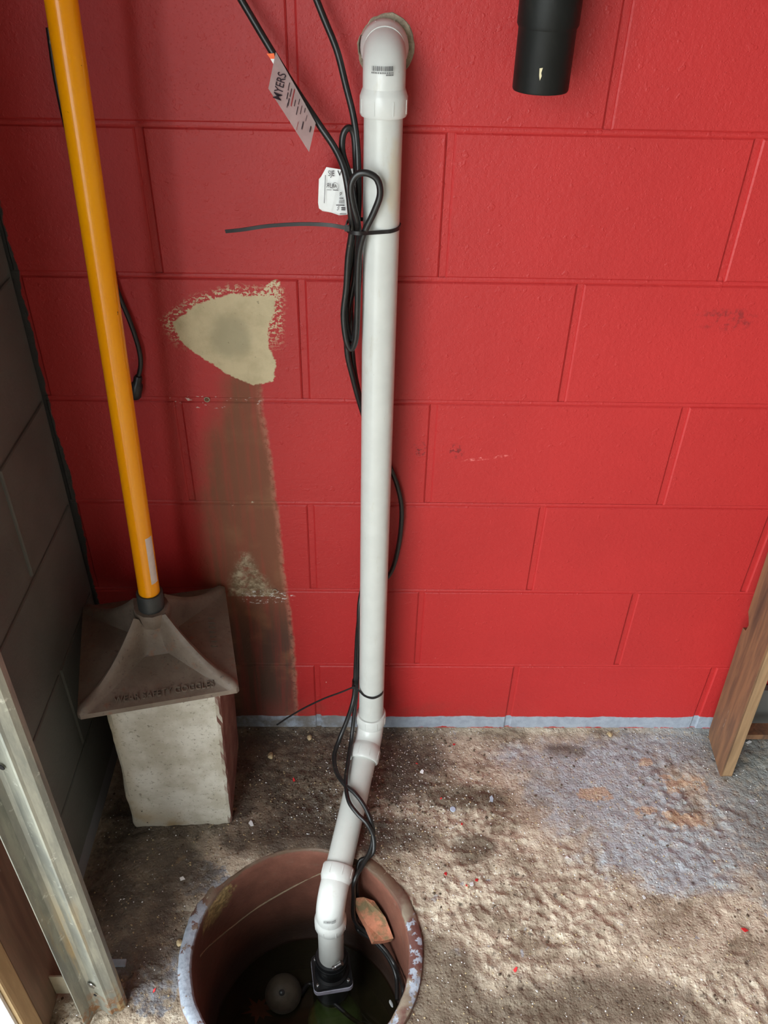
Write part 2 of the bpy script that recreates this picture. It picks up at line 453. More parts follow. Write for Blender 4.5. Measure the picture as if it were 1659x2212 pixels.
# ================================================================== setting: floor
PR_IN, PR_OUT = 0.185, 0.209
def lap(x, y):
    a = math.atan2(y - PITC[1], x - PITC[0])
    t = (math.sin(a) - 0.35 - 0.25 * (a < 1.2)) / 0.35 + 0.5 * noise.noise(Vector((math.cos(a) * 6, math.sin(a) * 6, 2)))
    t = max(0.0, min(1.0, t)); return t * t * (3 - 2 * t)
def fheight(x, y):
    v = Vector((x, y, 0))
    h = noise.fractal(v * 9, 0.9, 2.1, 5) * 0.0028
    rough = max(0.0, min(1.0, 0.55 + noise.fractal(v * 4 + Vector((3, 1, 0)), 1, 2, 3) * 1.1))
    g = max(0.0, 1.0 - ((x - 0.30) / 0.16) ** 2 - ((y + 0.16) / 0.10) ** 2)     # smooth painted area
    rough *= (1 - 0.75 * min(1, g * 1.5))
    rough *= 0.35 + 0.65 * min(1, max(0, (0.62 - x) / 0.15))
    r = noise.ridged_multi_fractal(v * 34, 0.8, 2.0, 4, 0.9, 2.0)
    h += rough * (r - 1.0) * 0.0030
    h += rough * noise.fractal(v * 75, 0.8, 2.1, 3) * 0.0032
    c45, s45 = 0.72, 0.69
    vd = Vector(((x * c45 - y * s45) * 22, (x * s45 + y * c45) * 46, 0.7))
    rr_ = noise.ridged_multi_fractal(vd, 0.9, 2.1, 4, 0.9, 2.0) - 1.0
    right = min(1.0, max(0.0, (x + 0.02) / 0.15)) * (1 - 0.8 * min(1, g * 1.5))
    patch = min(1.0, max(0.0, 0.35 + 1.6 * noise.fractal(v * 6 + Vector((8, 2, 0)), 1, 2, 2)))
    h += right * patch * rr_ * 0.0030 + right * patch * (noise.ridged_multi_fractal(v * 48 + Vector((4, 0, 1)), 0.8, 2.1, 4, 0.9, 2.0) - 1.0) * 0.0022
    cell = noise.voronoi(v * 60)[0][0]
    h += rough * max(0, 0.35 - cell) * 0.007 * max(0.0, min(1.0, 0.2 + 2.2 * noise.noise(v * 11)))
    h = max(h, -0.010)
    e = min(1.0, max(0.0, -y / 0.012))
    e *= min(1.0, max(0.0, (x - XL) / 0.012)) * min(1.0, max(0.0, (0.95 - x) / 0.05)) * min(1.0, max(0.0, (y + 0.80) / 0.04))
    d = math.hypot(x - PITC[0], y - PITC[1]) - PR_OUT
    # soil slumps to the crock on the near side
    s = max(0.0, 1 - d / 0.05) * (0.006 if y < -0.40 else 0.001)
    if d < 0.03:
        l = lap(x, y) * min(1.0, 1 - d / 0.03); h = h * (1 - 0.6 * l) + 0.0065 * l; s *= (1 - l)
    return (h - s - 0.001) * e
def build_floor():
    x0, x1, y0, y1, c = XL - 0.012, 0.95, -0.80, 0.012, 0.0036
    nx, ny = int((x1 - x0) / c), int((y1 - y0) / c)
    idx = {}; vs = []; fs = []
    def Rh(x, y): return PR_OUT - 0.002 - 0.019 * lap(x, y)
    def vid(i, j):
        if (i, j) not in idx:
            x, y = x0 + (x1 - x0) * i / nx, y0 + (y1 - y0) * j / ny
            d = math.hypot(x - PITC[0], y - PITC[1])
            R = Rh(x, y)
            if d < R + c * 0.75:
                k = R / d; x, y = PITC[0] + (x - PITC[0]) * k, PITC[1] + (y - PITC[1]) * k
            idx[(i, j)] = len(vs); vs.append((x, y, fheight(x, y)))
        return idx[(i, j)]
    for i in range(nx):
        for j in range(ny):
            x, y = x0 + (x1 - x0) * (i + .5) / nx, y0 + (y1 - y0) * (j + .5) / ny
            if math.hypot(x - PITC[0], y - PITC[1]) < Rh(x, y): continue
            fs.append((vid(i, j), vid(i + 1, j), vid(i + 1, j + 1), vid(i, j + 1)))
    def quad(a, b, c_, d):
        k = len(vs); vs.extend([(a, c_, 0), (b, c_, 0), (b, d, 0), (a, d, 0)]); fs.append((k, k + 1, k + 2, k + 3))
    quad(0.95, 4.5, -0.80, 0.012); quad(XL - 0.012, 4.5, -6.0, -0.80)
    o = mesh_obj('floor', vs, fs, m_floor, None, True)
    o.data.shade_smooth()
    return struct(o, 'worn brown and grey concrete floor with gritty pitted surface')
floor = build_floor()

# ================================================================== setting: walls of painted blocks
hole_c = atY(829, 104, 0.0)
def hole_cutter():
    vs, fs = [], []; n = 40
    for y in (-0.05, 0.15):
        for i in range(n):
            t = 2 * math.pi * i / n
            r = 0.0310 + 0.0028 * noise.noise(Vector((math.cos(t) * 2.2, math.sin(t) * 2.2, 5))) + 0.0012 * noise.noise(Vector((math.cos(t) * 9, math.sin(t) * 9, 1)))
            vs.append((hole_c.x + r * math.cos(t), y, hole_c.z + r * 1.06 * math.sin(t)))
    for i in range(n): fs.append((i, (i + 1) % n, n + (i + 1) % n, n + i))
    fs.append(tuple(range(n))[::-1]); fs.append(tuple(range(n, 2 * n)))
    return fix(mesh_obj('cutter', vs, fs, None))
cutter = hole_cutter()
JT = 0.0085            # mortar joint width
JZ = 0.0060            # bed joint height
def block_mesh(name, w, h, mat, depth=0.055):
    """face at y=0 looking to -y, softly rounded arrises, centre at origin"""
    a, b = w / 2, h / 2
    rings = [(a, b, depth), (a, b, 0.0042), (a - 0.0010, b - 0.0006, 0.0016), (a - 0.0034, b - 0.0026, 0.0)]
    vs, fs = [], []
    for (p, q, y) in rings: vs += [(-p, y, -q), (p, y, -q), (p, y, q), (-p, y, q)]
    for k in range(3):
        for i in range(4): fs.append((k * 4 + i, k * 4 + (i + 1) % 4, k * 4 + 4 + (i + 1) % 4, k * 4 + 4 + i))
    fs.append((12, 13, 14, 15)); fs.append((3, 2, 1, 0))
    me = bpy.data.meshes.new(name); me.from_pydata(vs, [], fs); me.materials.append(mat)
    bm = bmesh.new(); bm.from_mesh(me); bmesh.ops.recalc_face_normals(bm, faces=bm.faces); bm.to_mesh(me); bm.free()
    me.shade_flat()
    return me
_bm = {}
def place_block(parent, x0, x1, z0, z1, mat, left=False):
    w, h = x1 - x0, z1 - z0
    key = (round(w, 4), round(h, 4), mat.name)
    if key not in _bm: _bm[key] = block_mesh('concrete_block', w, h, mat)
    o = bpy.data.objects.new('concrete_block', _bm[key]); COL.objects.link(o)
    jit = random.uniform(-0.0006, 0.0006)
    if left:
        o.location = (XL + jit, (x0 + x1) / 2, (z0 + z1) / 2); o.rotation_euler = (0, 0, math.pi / 2)
    else:
        o.location = ((x0 + x1) / 2, jit, (z0 + z1) / 2)
    o.parent = parent
    return o
wall_back = struct(box('wall_back', (XL - 0.2, 0.0030, -0.7), (4.5, 0.2, 2.7), m_wall), 'red painted concrete block wall with a blue grey band along the floor')
boolean_cut(wall_back, cutter)
ZT = [-0.012] + [Z1 + CO * k for k in range(0, 9)]
XMAX = 1.45
for c in range(9):
    z0, z1 = ZT[c] + (JZ / 2 if c else 0), ZT[c + 1] - JZ / 2
    js = [(j + 0.5 * ((c + 1) % 2)) * BL for j in range(-3, 5)]
    for a, b in zip(js, js[1:]):
        xa, xb = a + JT / 2, b - JT / 2
        xa = max(xa, XL + 0.001)
        if xb < XL + 0.03 or xa > XMAX: continue
        o = place_block(wall_back, xa, xb, z0, z1, m_wall)
        if xa < hole_c.x < xb and z0 < hole_c.z < z1:
            o.location.y = 0
            o.data = o.data.copy(); o.location = (0, 0, 0)
            for v in o.data.vertices: v.co += Vector(((xa + xb) / 2, 0, (z0 + z1) / 2))
            boolean_cut(o, cutter)
bpy.data.objects.remove(cutter)
# bed joints struck almost flush
for c in range(1, 9):
    vs, fs = [], []; nb_ = 160; zz = ZT[c]
    for i in range(nb_ + 1):
        x = XL + (XMAX + 0.4 - XL) * i / nb_
        d = 0.0009 + 0.0009 * noise.noise(Vector((x * 7, c * 3.1, 0))) + 0.0005 * noise.noise(Vector((x * 40, c, 1)))
        d = max(0.0001, d)
        for (dz, dy) in ((-JZ / 2 - 0.0006, 0.0018), (-JZ / 4, d), (JZ / 4, d), (JZ / 2 + 0.0006, 0.0018)): vs.append((x, dy, zz + dz))
    for i in range(nb_):
        for k in range(3): fs.append((i * 4 + k, i * 4 + 4 + k, i * 4 + 5 + k, i * 4 + 1 + k))
    o = fix(mesh_obj('mortar_bed', vs, fs, m_wall, wall_back, True)); o.data.shade_smooth()
# raw broken edge of the hole
m_rawc = plain('raw_mortar', srgb(156, 142, 122), 0.9, 0.25, 120, bump=(200, 0.002))
vs, fs = [], []; n = 48
for k, (rr_, yy) in enumerate(((0.0296, 0.012), (0.0300, -0.0006), (0.0345, -0.0016), (0.0362, 0.0012))):
    for i in range(n):
        t = 2 * math.pi * i / n
        w = noise.noise(Vector((math.cos(t) * 3, math.sin(t) * 3, k * 0.3))) * 0.0022 + noise.noise(Vector((math.cos(t) * 11, math.sin(t) * 11, 3))) * 0.001
        r = rr_ + (w if k else 0) + (0.0035 * max(0, math.cos(t - 0.75)) if k > 1 else 0) - (0.0040 * max(0, math.cos(t - 2.6)) if k > 1 else 0)
        vs.append((hole_c.x + r * math.cos(t), yy, hole_c.z + 1.05 * r * math.sin(t)))
for k in range(3):
    for i in range(n): fs.append((k * n + i, k * n + (i + 1) % n, k * n + n + (i + 1) % n, k * n + n + i))
o = fix(mesh_obj('broken_hole_edge', vs, fs, m_rawc, wall_back)); o['label'] = 'raw grey mortar around the pipe hole'

# left wall (short return beside the garage doorway)
wall_left = struct(box('wall_left', (XL - 0.2, OPEN_Y0, -0.7), (XL - 0.0034, 0.0034, 2.7), m_left), 'dark grey painted block wall beside the doorway')
for c in range(9):
    z0, z1 = ZT[c] + (JZ / 2 if c else 0), ZT[c + 1] - JZ / 2
    ends = [0.0, -0.2032, -0.6096] if c % 2 else [0.0, -0.4064, -0.6400]
    for a, b in zip(ends, ends[1:]):
        b = max(b, OPEN_Y0 + 0.001)
        place_block(wall_left, b + JT / 2, a - JT / 2, z0, z1, m_left, left=True)
m_plain_wall = plain('grey_wall_paint', srgb(150, 146, 140), 0.8, 0.06, 3)
struct(box('wall_left_lintel', (XL - 0.2, OPEN_Y1, OPEN_Z), (XL, OPEN_Y0, 2.7), m_plain_wall)).name = 'wall_left'
struct(box('wall_left', (XL - 0.2, -6.2, -0.7), (XL, OPEN_Y1, 2.7), m_plain_wall))
struct(box('wall_right', (4.5, -6.2, -0.7), (4.7, 0.2, 2.7), m_plain_wall))
struct(box('wall_front', (XL, -6.2, -0.7), (4.5, -6.0, 2.7), m_plain_wall))
struct(box('ceiling', (XL - 0.2, -6.2, 2.7), (4.7, 0.2, 2.8), m_plain_wall))
struct(box('sill_light_seal', (XL - 0.2, OPEN_Y1, -0.7), (XL + 0.0, OPEN_Y0, -0.004), m_plain_wall), 'added sill block sealing out light under the open doorway')  # block added so that sky light does not leak under the floor
struct(mesh_obj('light_seal_plane', [(XL - 0.2, -6.2, -0.69), (4.7, -6.2, -0.69), (4.7, 0.2, -0.69), (XL - 0.2, 0.2, -0.69)], [(0, 1, 2, 3)], m_plain_wall))  # unseen plane added to keep sky light out from below
# driveway outside
m_drive = plain('pale_driveway_concrete', srgb(205, 202, 196), 0.85, 0.08, 4)
g = mesh_obj('driveway', [(-30, -30, -0.032), (XL - 0.19, -30, -0.032), (XL - 0.19, 30, -0.032), (-30, 30, -0.032)], [(0, 1, 2, 3)], m_drive)
struct(g, 'pale sunlit driveway outside the garage doorway')

# ================================================================== sump crock (clay tile set in the floor)
def clay_material():
    M = Mat('clay_tile', 0.45, 0.5); X, Y, Z = M.pos()
    n1, n2, n3 = M.noise(12, 5, 0.65), M.noise(36, 5, 0.7), M.noise(120, 3, 0.6)
    col = M.mix(srgb(104, 66, 54), srgb(124, 80, 66), n1.ss(0.35, 0.65))
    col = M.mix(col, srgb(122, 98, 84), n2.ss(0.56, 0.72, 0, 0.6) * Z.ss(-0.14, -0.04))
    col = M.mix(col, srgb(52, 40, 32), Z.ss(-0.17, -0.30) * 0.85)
    # dried mortar splash on the left inside
    p = atCyl(468, 1960, PR_IN); a = (X - p.x) * (1 / 0.045); b = (Y - p.y) * (1 / 0.05); c = (Z - p.z) * (1 / 0.035)
    col = M.mix(col, M.mix(srgb(120, 100, 66), srgb(172, 146, 100), n3.ss(0.4, 0.65)), ((a * a + b * b + c * c) + (n2 - 0.5) * 3 + (n3 - 0.5) * 1.5).ss(0.9, 0.6))
    # rim: grey paint, flaking
    dx, dy = X - PITC[0], Y - PITC[1]
    r = (dx * dx + dy * dy).m('SQRT')
    top = (Z + (n2 - 0.5) * 0.012).ss(-0.006, -0.002) * (r + (n1 - 0.5) * 0.012).ss(PR_IN - 0.001, PR_IN + 0.0015)
    gp = M.mix(srgb(164, 172, 184), srgb(138, 146, 158), n3.ss(0.35, 0.7))
    bare = M.mix(srgb(100, 66, 60), srgb(136, 124, 108), M.noise(20, 3, 0.6, M.vec(1, 1, 1, (3, 0, 1))).ss(0.45, 0.6))
    bk = dy.ss(0.02, 0.15)                                   # rear half carries dirt instead of paint
    flake = (n2 + bk * 0.30 + dx.ss(0.02, 0.15) * 0.10).ss(0.56, 0.60)
    rimc = M.mix(gp, bare, flake)
    rimc = M.mix(rimc, srgb(96, 76, 60), (bk * n1.ss(0.25, 0.5)).mn(0.95))
    rimc = M.mix(rimc, srgb(66, 52, 44), n3.ss(0.66, 0.75, 0, 0.8))
    col = M.mix(col, rimc, top)
    M.set('Base Color', col)
    M.bump(n3 * 0.5 + n2 * 0.6, 0.0018, 0.8)
    return M.m
m_clay = clay_material()
crock = empty('sump_crock', (PITC[0], PITC[1], -0.5))
tag(crock, 'round reddish clay sump pit liner sunk in the floor with flaking grey rim', 'sump pit')
vs, fs = [], []; n = 144
prof = [(PR_IN, -0.5), (PR_IN, -0.40), (PR_IN, -0.30), (PR_IN, -0.2), (PR_IN, -0.12), (PR_IN, -0.06), (PR_IN, -0.02), (PR_IN + 0.0005, -0.004), (PR_IN + 0.0035, 0.001), (PR_IN + 0.009, 0.003), (PR_OUT - 0.006, 0.0032), (PR_OUT - 0.0015, 0.0005), (PR_OUT, -0.006), (PR_OUT, -0.03), (PR_OUT, -0.5)]
for k, (r, z) in enumerate(prof):
    for i in range(n):
        t = 2 * math.pi * i / n
        w = noise.noise(Vector((math.cos(t) * 5, math.sin(t) * 5, z * 20))) * 0.0012 + noise.noise(Vector((math.cos(t) * 16, math.sin(t) * 16, z * 30 + 4))) * 0.0010
        chip = max(0, noise.noise(Vector((math.cos(t) * 7, math.sin(t) * 7, 9))) - 0.25) * 0.010 if 7 <= k <= 11 else 0
        rr_ = r + w if z > -0.35 else r
        vs.append((PITC[0] + rr_ * math.cos(t), PITC[1] + rr_ * math.sin(t), z - chip + (w if k > 6 else 0)))
for k in range(len(prof) - 1):
    for i in range(n): fs.append((k * n + i, k * n + (i + 1) % n, k * n + n + (i + 1) % n, k * n + n + i))
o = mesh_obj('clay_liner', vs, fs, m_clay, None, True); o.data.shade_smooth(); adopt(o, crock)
m_mud = plain('pit_mud', srgb(64, 54, 40), 0.9, 0.3, 30)
o = mesh_obj('pit_bottom', [(PITC[0] + 0.2 * math.cos(2 * math.pi * i / 48), PITC[1] + 0.2 * math.sin(2 * math.pi * i / 48), -0.47) for i in range(48)], [tuple(range(48))], m_mud); adopt(o, crock)
m_seam = plain('grey_caulk', srgb(128, 108, 86), 0.8, 0.2, 60)
seam = [atCyl(a, b, PR_IN - 0.0005) for a, b in ((770, 1868), (690, 1888), (640, 1912), (560, 1958), (500, 2003), (450, 2045), (432, 2066))]
o = tube('caulk_seam', seam, 0.0017, m_seam, crock, 8, 6); o['label'] = 'grey sealant line on the inside'

WZ = -0.335
mw = bpy.data.materials.new('murky_water'); mw.use_nodes = True; nt = mw.node_tree; nt.nodes.clear()
ou = nt.nodes.new('ShaderNodeOutputMaterial'); mx = nt.nodes.new('ShaderNodeMixShader'); tr = nt.nodes.new('ShaderNodeBsdfTransparent'); gl = nt.nodes.new('ShaderNodeBsdfGlossy'); fr = nt.nodes.new('ShaderNodeFresnel')
m2 = nt.nodes.new('ShaderNodeMixShader'); df = nt.nodes.new('ShaderNodeBsdfDiffuse'); df.inputs[0].default_value = srgb(62, 58, 40); m2.inputs[0].default_value = 0.22
tr.inputs[0].default_value = (0.66, 0.63, 0.46, 1); gl.inputs['Roughness'].default_value = 0.02; fr.inputs[0].default_value = 1.33
nt.links.new(tr.outputs[0], m2.inputs[1]); nt.links.new(df.outputs[0], m2.inputs[2])
nt.links.new(fr.outputs[0], mx.inputs[0]); nt.links.new(m2.outputs[0], mx.inputs[1]); nt.links.new(gl.outputs[0], mx.inputs[2]); nt.links.new(mx.outputs[0], ou.inputs[0])
nn = 48; vs = [(PITC[0], PITC[1], WZ)]; fs = []
for k, r in enumerate((0.06, 0.12, PR_IN - 0.003)):
    for i in range(nn):
        t = 2 * math.pi * i / nn; vs.append((PITC[0] + r * math.cos(t), PITC[1] + r * math.sin(t), WZ))
for i in range(nn): fs.append((0, 1 + i, 1 + (i + 1) % nn))
for k in range(2):
    for i in range(nn): fs.append((1 + k * nn + i, 1 + k * nn + (i + 1) % nn, 1 + (k + 1) * nn + (i + 1) % nn, 1 + (k + 1) * nn + i))
fs = [f[::-1] if False else f for f in fs]
wobj = mesh_obj('water', vs, fs, mw); fix(wobj)
tag(wobj, 'dark murky water standing in the sump pit', 'water', kind='stuff')

# ================================================================== PVC discharge pipe
def pvc(name, c, dirt):
    M = Mat(name, 0.30, 0.5); X, Y, Z = M.pos()
    col = M.mix(c, tuple(v * 0.94 for v in c[:3]) + (1,), M.noise(30, 4).ss(0.3, 0.7))
    col = M.mix(col, dirt, M.noise(1, 5, 0.7, M.vec(45, 45, 14)).ss(0.60, 0.80, 0, 0.55))
    col = M.mix(col, srgb(120, 112, 96), M.noise(160, 3, 0.6).ss(0.72, 0.80, 0, 0.5))
    # tan smear on the upper right of the pipe
    p = atY(855, 400, -0.075); a = (X - p.x) * (1 / 0.010); b = (Z - p.z) * (1 / 0.05)
    col = M.mix(col, srgb(196, 170, 124), ((a * a + b * b) + (M.noise(60, 4) - 0.5) * 2.5).ss(1.5, 0.1) * 0.38)
    M.set('Base Color', col)
    M.bump(M.noise(90, 3), 0.0004, 0.4)
    return M.m
m_pvc = pvc('white_pvc_pipe', srgb(197, 198, 193), srgb(172, 164, 146))
m_fit = pvc('white_pvc_fitting', srgb(205, 206, 202), srgb(182, 175, 158))
m_ink = plain('black_print', srgb(58, 58, 62), 0.6)
PRAD, HUB = 0.0242, 0.0294
T0 = Vector((hole_c.x + 0.0005, -0.053, 0))                       # vertical pipe axis at the top
ztop = atY(829, 104, -0.053).z - 0.0
ETOP = Vector((T0.x, -0.053, hole_c.z + 0.004))
E1 = atY(801, 1576, -0.080)
def slope_point(px, py, ang):
    best = None
    for t in np.linspace(1.2, 2.0, 4000):
        p = CAM + ray(px, py) * float(t)
        a = math.degrees(math.atan2(math.hypot(p.x - E1.x, p.y - E1.y), E1.z - p.z))
        if best is None or abs(a - ang) < best[0]: best = (abs(a - ang), p)
    return best[1]
E2 = slope_point(713, 1954, 72.5)
BOT = Vector((E2.x - 0.001, E2.y, atY(716, 2070, E2.y).z - 0.01))
pipe = empty('discharge_pipe', (E1.x, E1.y, 0))
tag(pipe, 'white plastic sump discharge pipe running up the red wall into a hole', 'pipe')
d0 = (E1 - ETOP).normalized(); d1 = (E2 - E1).normalized(); d2 = (BOT - E2).normalized()
def straight(name, a, b, r, mat, parent=pipe, n=40):
    L = (b - a).length
    return revolve(name, [(0, r * 0.86), (0, r), (L, r), (L, r * 0.86)], a, b - a, mat, parent, n)
straight('pipe_section', ETOP + d0 * 0.035, E1 - d0 * 0.03, PRAD, m_pvc)
straight('pipe_section', E1 + d1 * 0.035, E2 - d1 * 0.035, PRAD, m_pvc)
straight('pipe_section', E2 + d2 * 0.03, BOT, PRAD, m_pvc)
def elbow(c, din, dout, rb, rc, l_in, l_out, hub_in=True, hub_out=True, hl=0.022):
    """bend around corner c: body + two hubs with tick ribs"""
    root = None
    ang = din.angle(dout); tl = rc * math.tan(ang / 2)
    A, B = c - din * tl, c + dout * tl
    axis = din.cross(dout).normalized(); inw = axis.cross(din)
    O = A + inw * rc
    path = [c - din * l_in]
    for k in range(15):
        a = ang * k / 14
        path.append(O + (A - O) * math.cos(a) + din * rc * math.sin(a))
    path.append(c + dout * l_out)
    body = sweep('elbow', path, circ(rb, 40), m_fit, pipe)
    body['label'] = 'white moulded pipe elbow'
    for on, e, d in ((hub_in, c - din * l_in, -din), (hub_out, c + dout * l_out, dout)):
        if not on: continue
        pr = [(-0.012, rb - 0.001), (-0.004, HUB - 0.0015), (0, HUB), (hl - 0.003, HUB), (hl, HUB - 0.0016), (hl, PRAD + 0.0002), (hl - 0.002, PRAD - 0.001)]
        hub = revolve('hub', pr, e, d, m_fit, None, 48)
        hub.parent = body
        # moulded insertion marks
        aa = d.orthogonal().normalized(); bb = d.cross(aa)
        for k in range(8):
            t = 2 * math.pi * (k + 0.5) / 8
            rd = aa * math.cos(t) + bb * math.sin(t); tg = d.cross(rd)
            vs = []
            for u in (0.002, hl - 0.004):
                for w in (-0.0004, 0.0004):
                    for h_ in (-0.001, 0.0006): vs.append(e + d * u + tg * w + rd * (HUB + h_))
            rbm = fix(mesh_obj('moulding_rib', vs, [(0, 1, 3, 2), (4, 6, 7, 5), (0, 4, 5, 1), (2, 3, 7, 6), (0, 2, 6, 4), (1, 5, 7, 3)], m_fit))
            rbm.parent = body
    return body
back = Vector((0, 1, 0))
eb_top = elbow(ETOP, back * -1, d0, 0.0258, 0.034, 0.030, 0.047)
elbow(E1, d0, d1, 0.0262, 0.045, 0.028, 0.042, hl=0.024)
eb_low = elbow(E2, d1, d2, 0.0264, 0.045, 0.046, 0.050, hl=0.022)
straight('pipe_section', ETOP + back * 0.03, ETOP + back * 0.13, PRAD, m_pvc)
# printed bar codes, wrapped around the elbow
def barcode(body, centre, axis, r, wid, hgt, face, tilt=0.0):
    axis = axis.normalized(); face = (face - axis * face.dot(axis)).normalized(); side = axis.cross(face)
    if side.x < 0: side = -side
    vs, fs = [], []
    rng = random.Random(3)
    u = -wid / 2
    def strip(u0, u1, v0, v1):
        k = len(vs); m = 2
        for q in range(m + 1):
            uu = u0 + (u1 - u0) * q / m; a = uu / r
            rd = face * math.cos(a) + side * math.sin(a)
            for v in (v0, v1): vs.append(centre + rd * (r + 0.00035) - axis * (v + tilt * uu))
        for q in range(m): fs.append((k + 2 * q, k + 2 * q + 2, k + 2 * q + 3, k + 2 * q + 1))
    while u < wid / 2:
        w = rng.choice((0.0003, 0.0003, 0.0006, 0.0008)); strip(u, u + w, -hgt / 2, hgt / 2); u += w + rng.choice((0.0003, 0.0005, 0.0008))
    u = -wid / 2
    while u < wid / 2: strip(u, u + 0.0009, -hgt / 2 - 0.0028, -hgt / 2 - 0.0010); u += 0.0021
    u = wid * 0.18
    while u < wid / 2: strip(u, u + 0.0008, -hgt / 2 - 0.0050, -hgt / 2 - 0.0034); u += 0.0013
    b = mesh_obj('printed_barcode', vs, fs, m_ink); b.parent = body
    b['label'] = 'black printed bar code'
pc = atY(816, 150, -0.08)
barcode(eb_top, ETOP + d0 * (ETOP.z - pc.z), d0, 0.0258, 0.026, 0.0052, Vector((-0.12, -1, 0)), 0.02)
q = E2 - d1 * 0.004
barcode(eb_low, E2 + d2 * 0.012, d2, 0.0262, 0.022, 0.005, Vector((-0.02, -1, 0)), 0.25)

# rubber check valve under the pipe
m_rub = plain('black_rubber', srgb(26, 27, 29), 0.38, 0.2, 50)
m_steel = plain('stainless_steel', srgb(196, 196, 196), 0.28, 0.1, 60, metal=1.0)
m_flange = plain('grey_flange_edge', srgb(206, 204, 222), 0.5, 0.15, 60)
VB = BOT
valve = revolve('check_valve_boot', [(-0.022, 0.0266), (-0.022, 0.0300), (-0.016, 0.0312), (0.010, 0.0312), (0.014, 0.0290), (0.030, 0.0290), (0.034, 0.0335), (0.050, 0.0335)], VB, d2, m_rub, pipe, 40)
valve['label'] = 'black rubber check valve boot'
def child(o, p):
    o.parent = p; return o
fl = VB + d2 * 0.048
rot = Matrix.Rotation(math.radians(9), 4, 'Z')
def rslab(name, c, hx, hy, z0, z1, rad, mat, par):
    pts = []
    for (sx, sy, a0) in ((1, 1, 0), (-1, 1, 90), (-1, -1, 180), (1, -1, 270)):
        for k in range(5):
            a = math.radians(a0 + 90 * k / 4); pts.append((sx * (hx - rad) + rad * math.cos(a), sy * (hy - rad) + rad * math.sin(a)))
    vs = []
    for z in (z0, z1):
        for (x, y) in pts:
            v = rot @ Vector((x, y, 0)); vs.append((c.x + v.x, c.y + v.y, c.z + z))
    n = len(pts); fs = [(i, (i + 1) % n, n + (i + 1) % n, n + i) for i in range(n)] + [tuple(range(n))[::-1], tuple(range(n, 2 * n))]
    o = fix(mesh_obj(name, vs, fs, mat)); return child(o, valve) if par else o
rslab('flange', fl, 0.0385, 0.034, 0.0, 0.010, 0.010, m_rub, True)
rslab('flange_edge', fl, 0.0390, 0.0350, -0.012, 0.0005, 0.010, m_flange, True)
for sx in (-0.03, 0.03):
    for sy in (-0.025, 0.025):
        v = rot @ Vector((sx, sy, 0)); child(revolve('bolt', [(0, 0.0032), (0.003, 0.0032), (0.0035, 0.002)], fl + v + Vector((0, 0, 0.010)), (0, 0, 1), m_steel, None, 8), valve)
low = revolve('lower_boot', [(0.055, 0.0340), (0.070, 0.0340), (0.085, 0.0325), (0.100, 0.0345), (0.125, 0.0345)], VB, d2, m_rub, None, 40); child(low, valve)
cl = revolve('hose_clamp', [(-0.012, 0.0314), (-0.012, 0.0322), (-0.001, 0.0322), (-0.001, 0.0314)], VB, d2, m_rub, None, 40); child(cl, valve)
sa = atY(719, 2092, VB.y - 0.036); sb = atY(746, 2075, VB.y - 0.030)
scr = revolve('clamp_screw', [(0, 0.0030), (0.001, 0.0048), (0.005, 0.0048), (0.006, 0.0030), (0.009, 0.0026), (0.010, 0.0050), (0.022, 0.0052), (0.023, 0.002)], sa, sb - sa, m_steel, None, 14); child(scr, cl)
# pump below the water
m_pumpw = plain('dull_white_plastic', srgb(222, 216, 200), 0.5, 0.1, 60)
m_pumpg = plain('green_pump_paint', srgb(112, 150, 100), 0.5, 0.2, 60)
pump = empty('sump_pump', (VB.x, VB.y, -0.47)); tag(pump, 'green submerged sump pump at the bottom of the pit', 'pump')
o = revolve('outlet', [(0, 0.024), (0.03, 0.024)], (VB.x + 0.002, VB.y - 0.004, WZ - 0.025), (0, 0, 1), m_pumpw, pump, 24); o.location.z -= 0.005
revolve('pump_body', [(0, 0.05), (0.005, 0.056), (0.055, 0.056), (0.075, 0.045), (0.088, 0.02)], (VB.x + 0.005, VB.y - 0.03, -0.468), (0, 0, 1), m_pumpg, pump, 32)

# float ball
m_ball = plain('grey_brown_plastic', srgb(78, 70, 58), 0.6, 0.2, 50, dirt=srgb(56, 50, 40), bump=(120, 0.0008))
bc = atZ(612, 2146, WZ + 0.012); br = 0.0365
ball = empty('float_ball', (bc.x, bc.y, bc.z - br)); tag(ball, 'grey brown float ball on the water in the sump pit', 'float')
bmv = bmesh.new(); bmesh.ops.create_uvsphere(bmv, u_segments=32, v_segments=20, radius=br)
for v in bmv.verts: v.co += bc
me = bpy.data.meshes.new('ball_shell'); bmv.to_mesh(me); bmv.free(); me.materials.append(m_ball); me.shade_smooth()
o = bpy.data.objects.new('ball_shell', me); COL.objects.link(o); adopt(o, ball)
revolve('plug_cap', [(0, 0.006), (0.002, 0.006), (0.0035, 0.003)], bc + Vector((0, -0.35, 0.93)).normalized() * (br - 0.001), (0, -0.35, 0.93), m_rub, ball, 12)

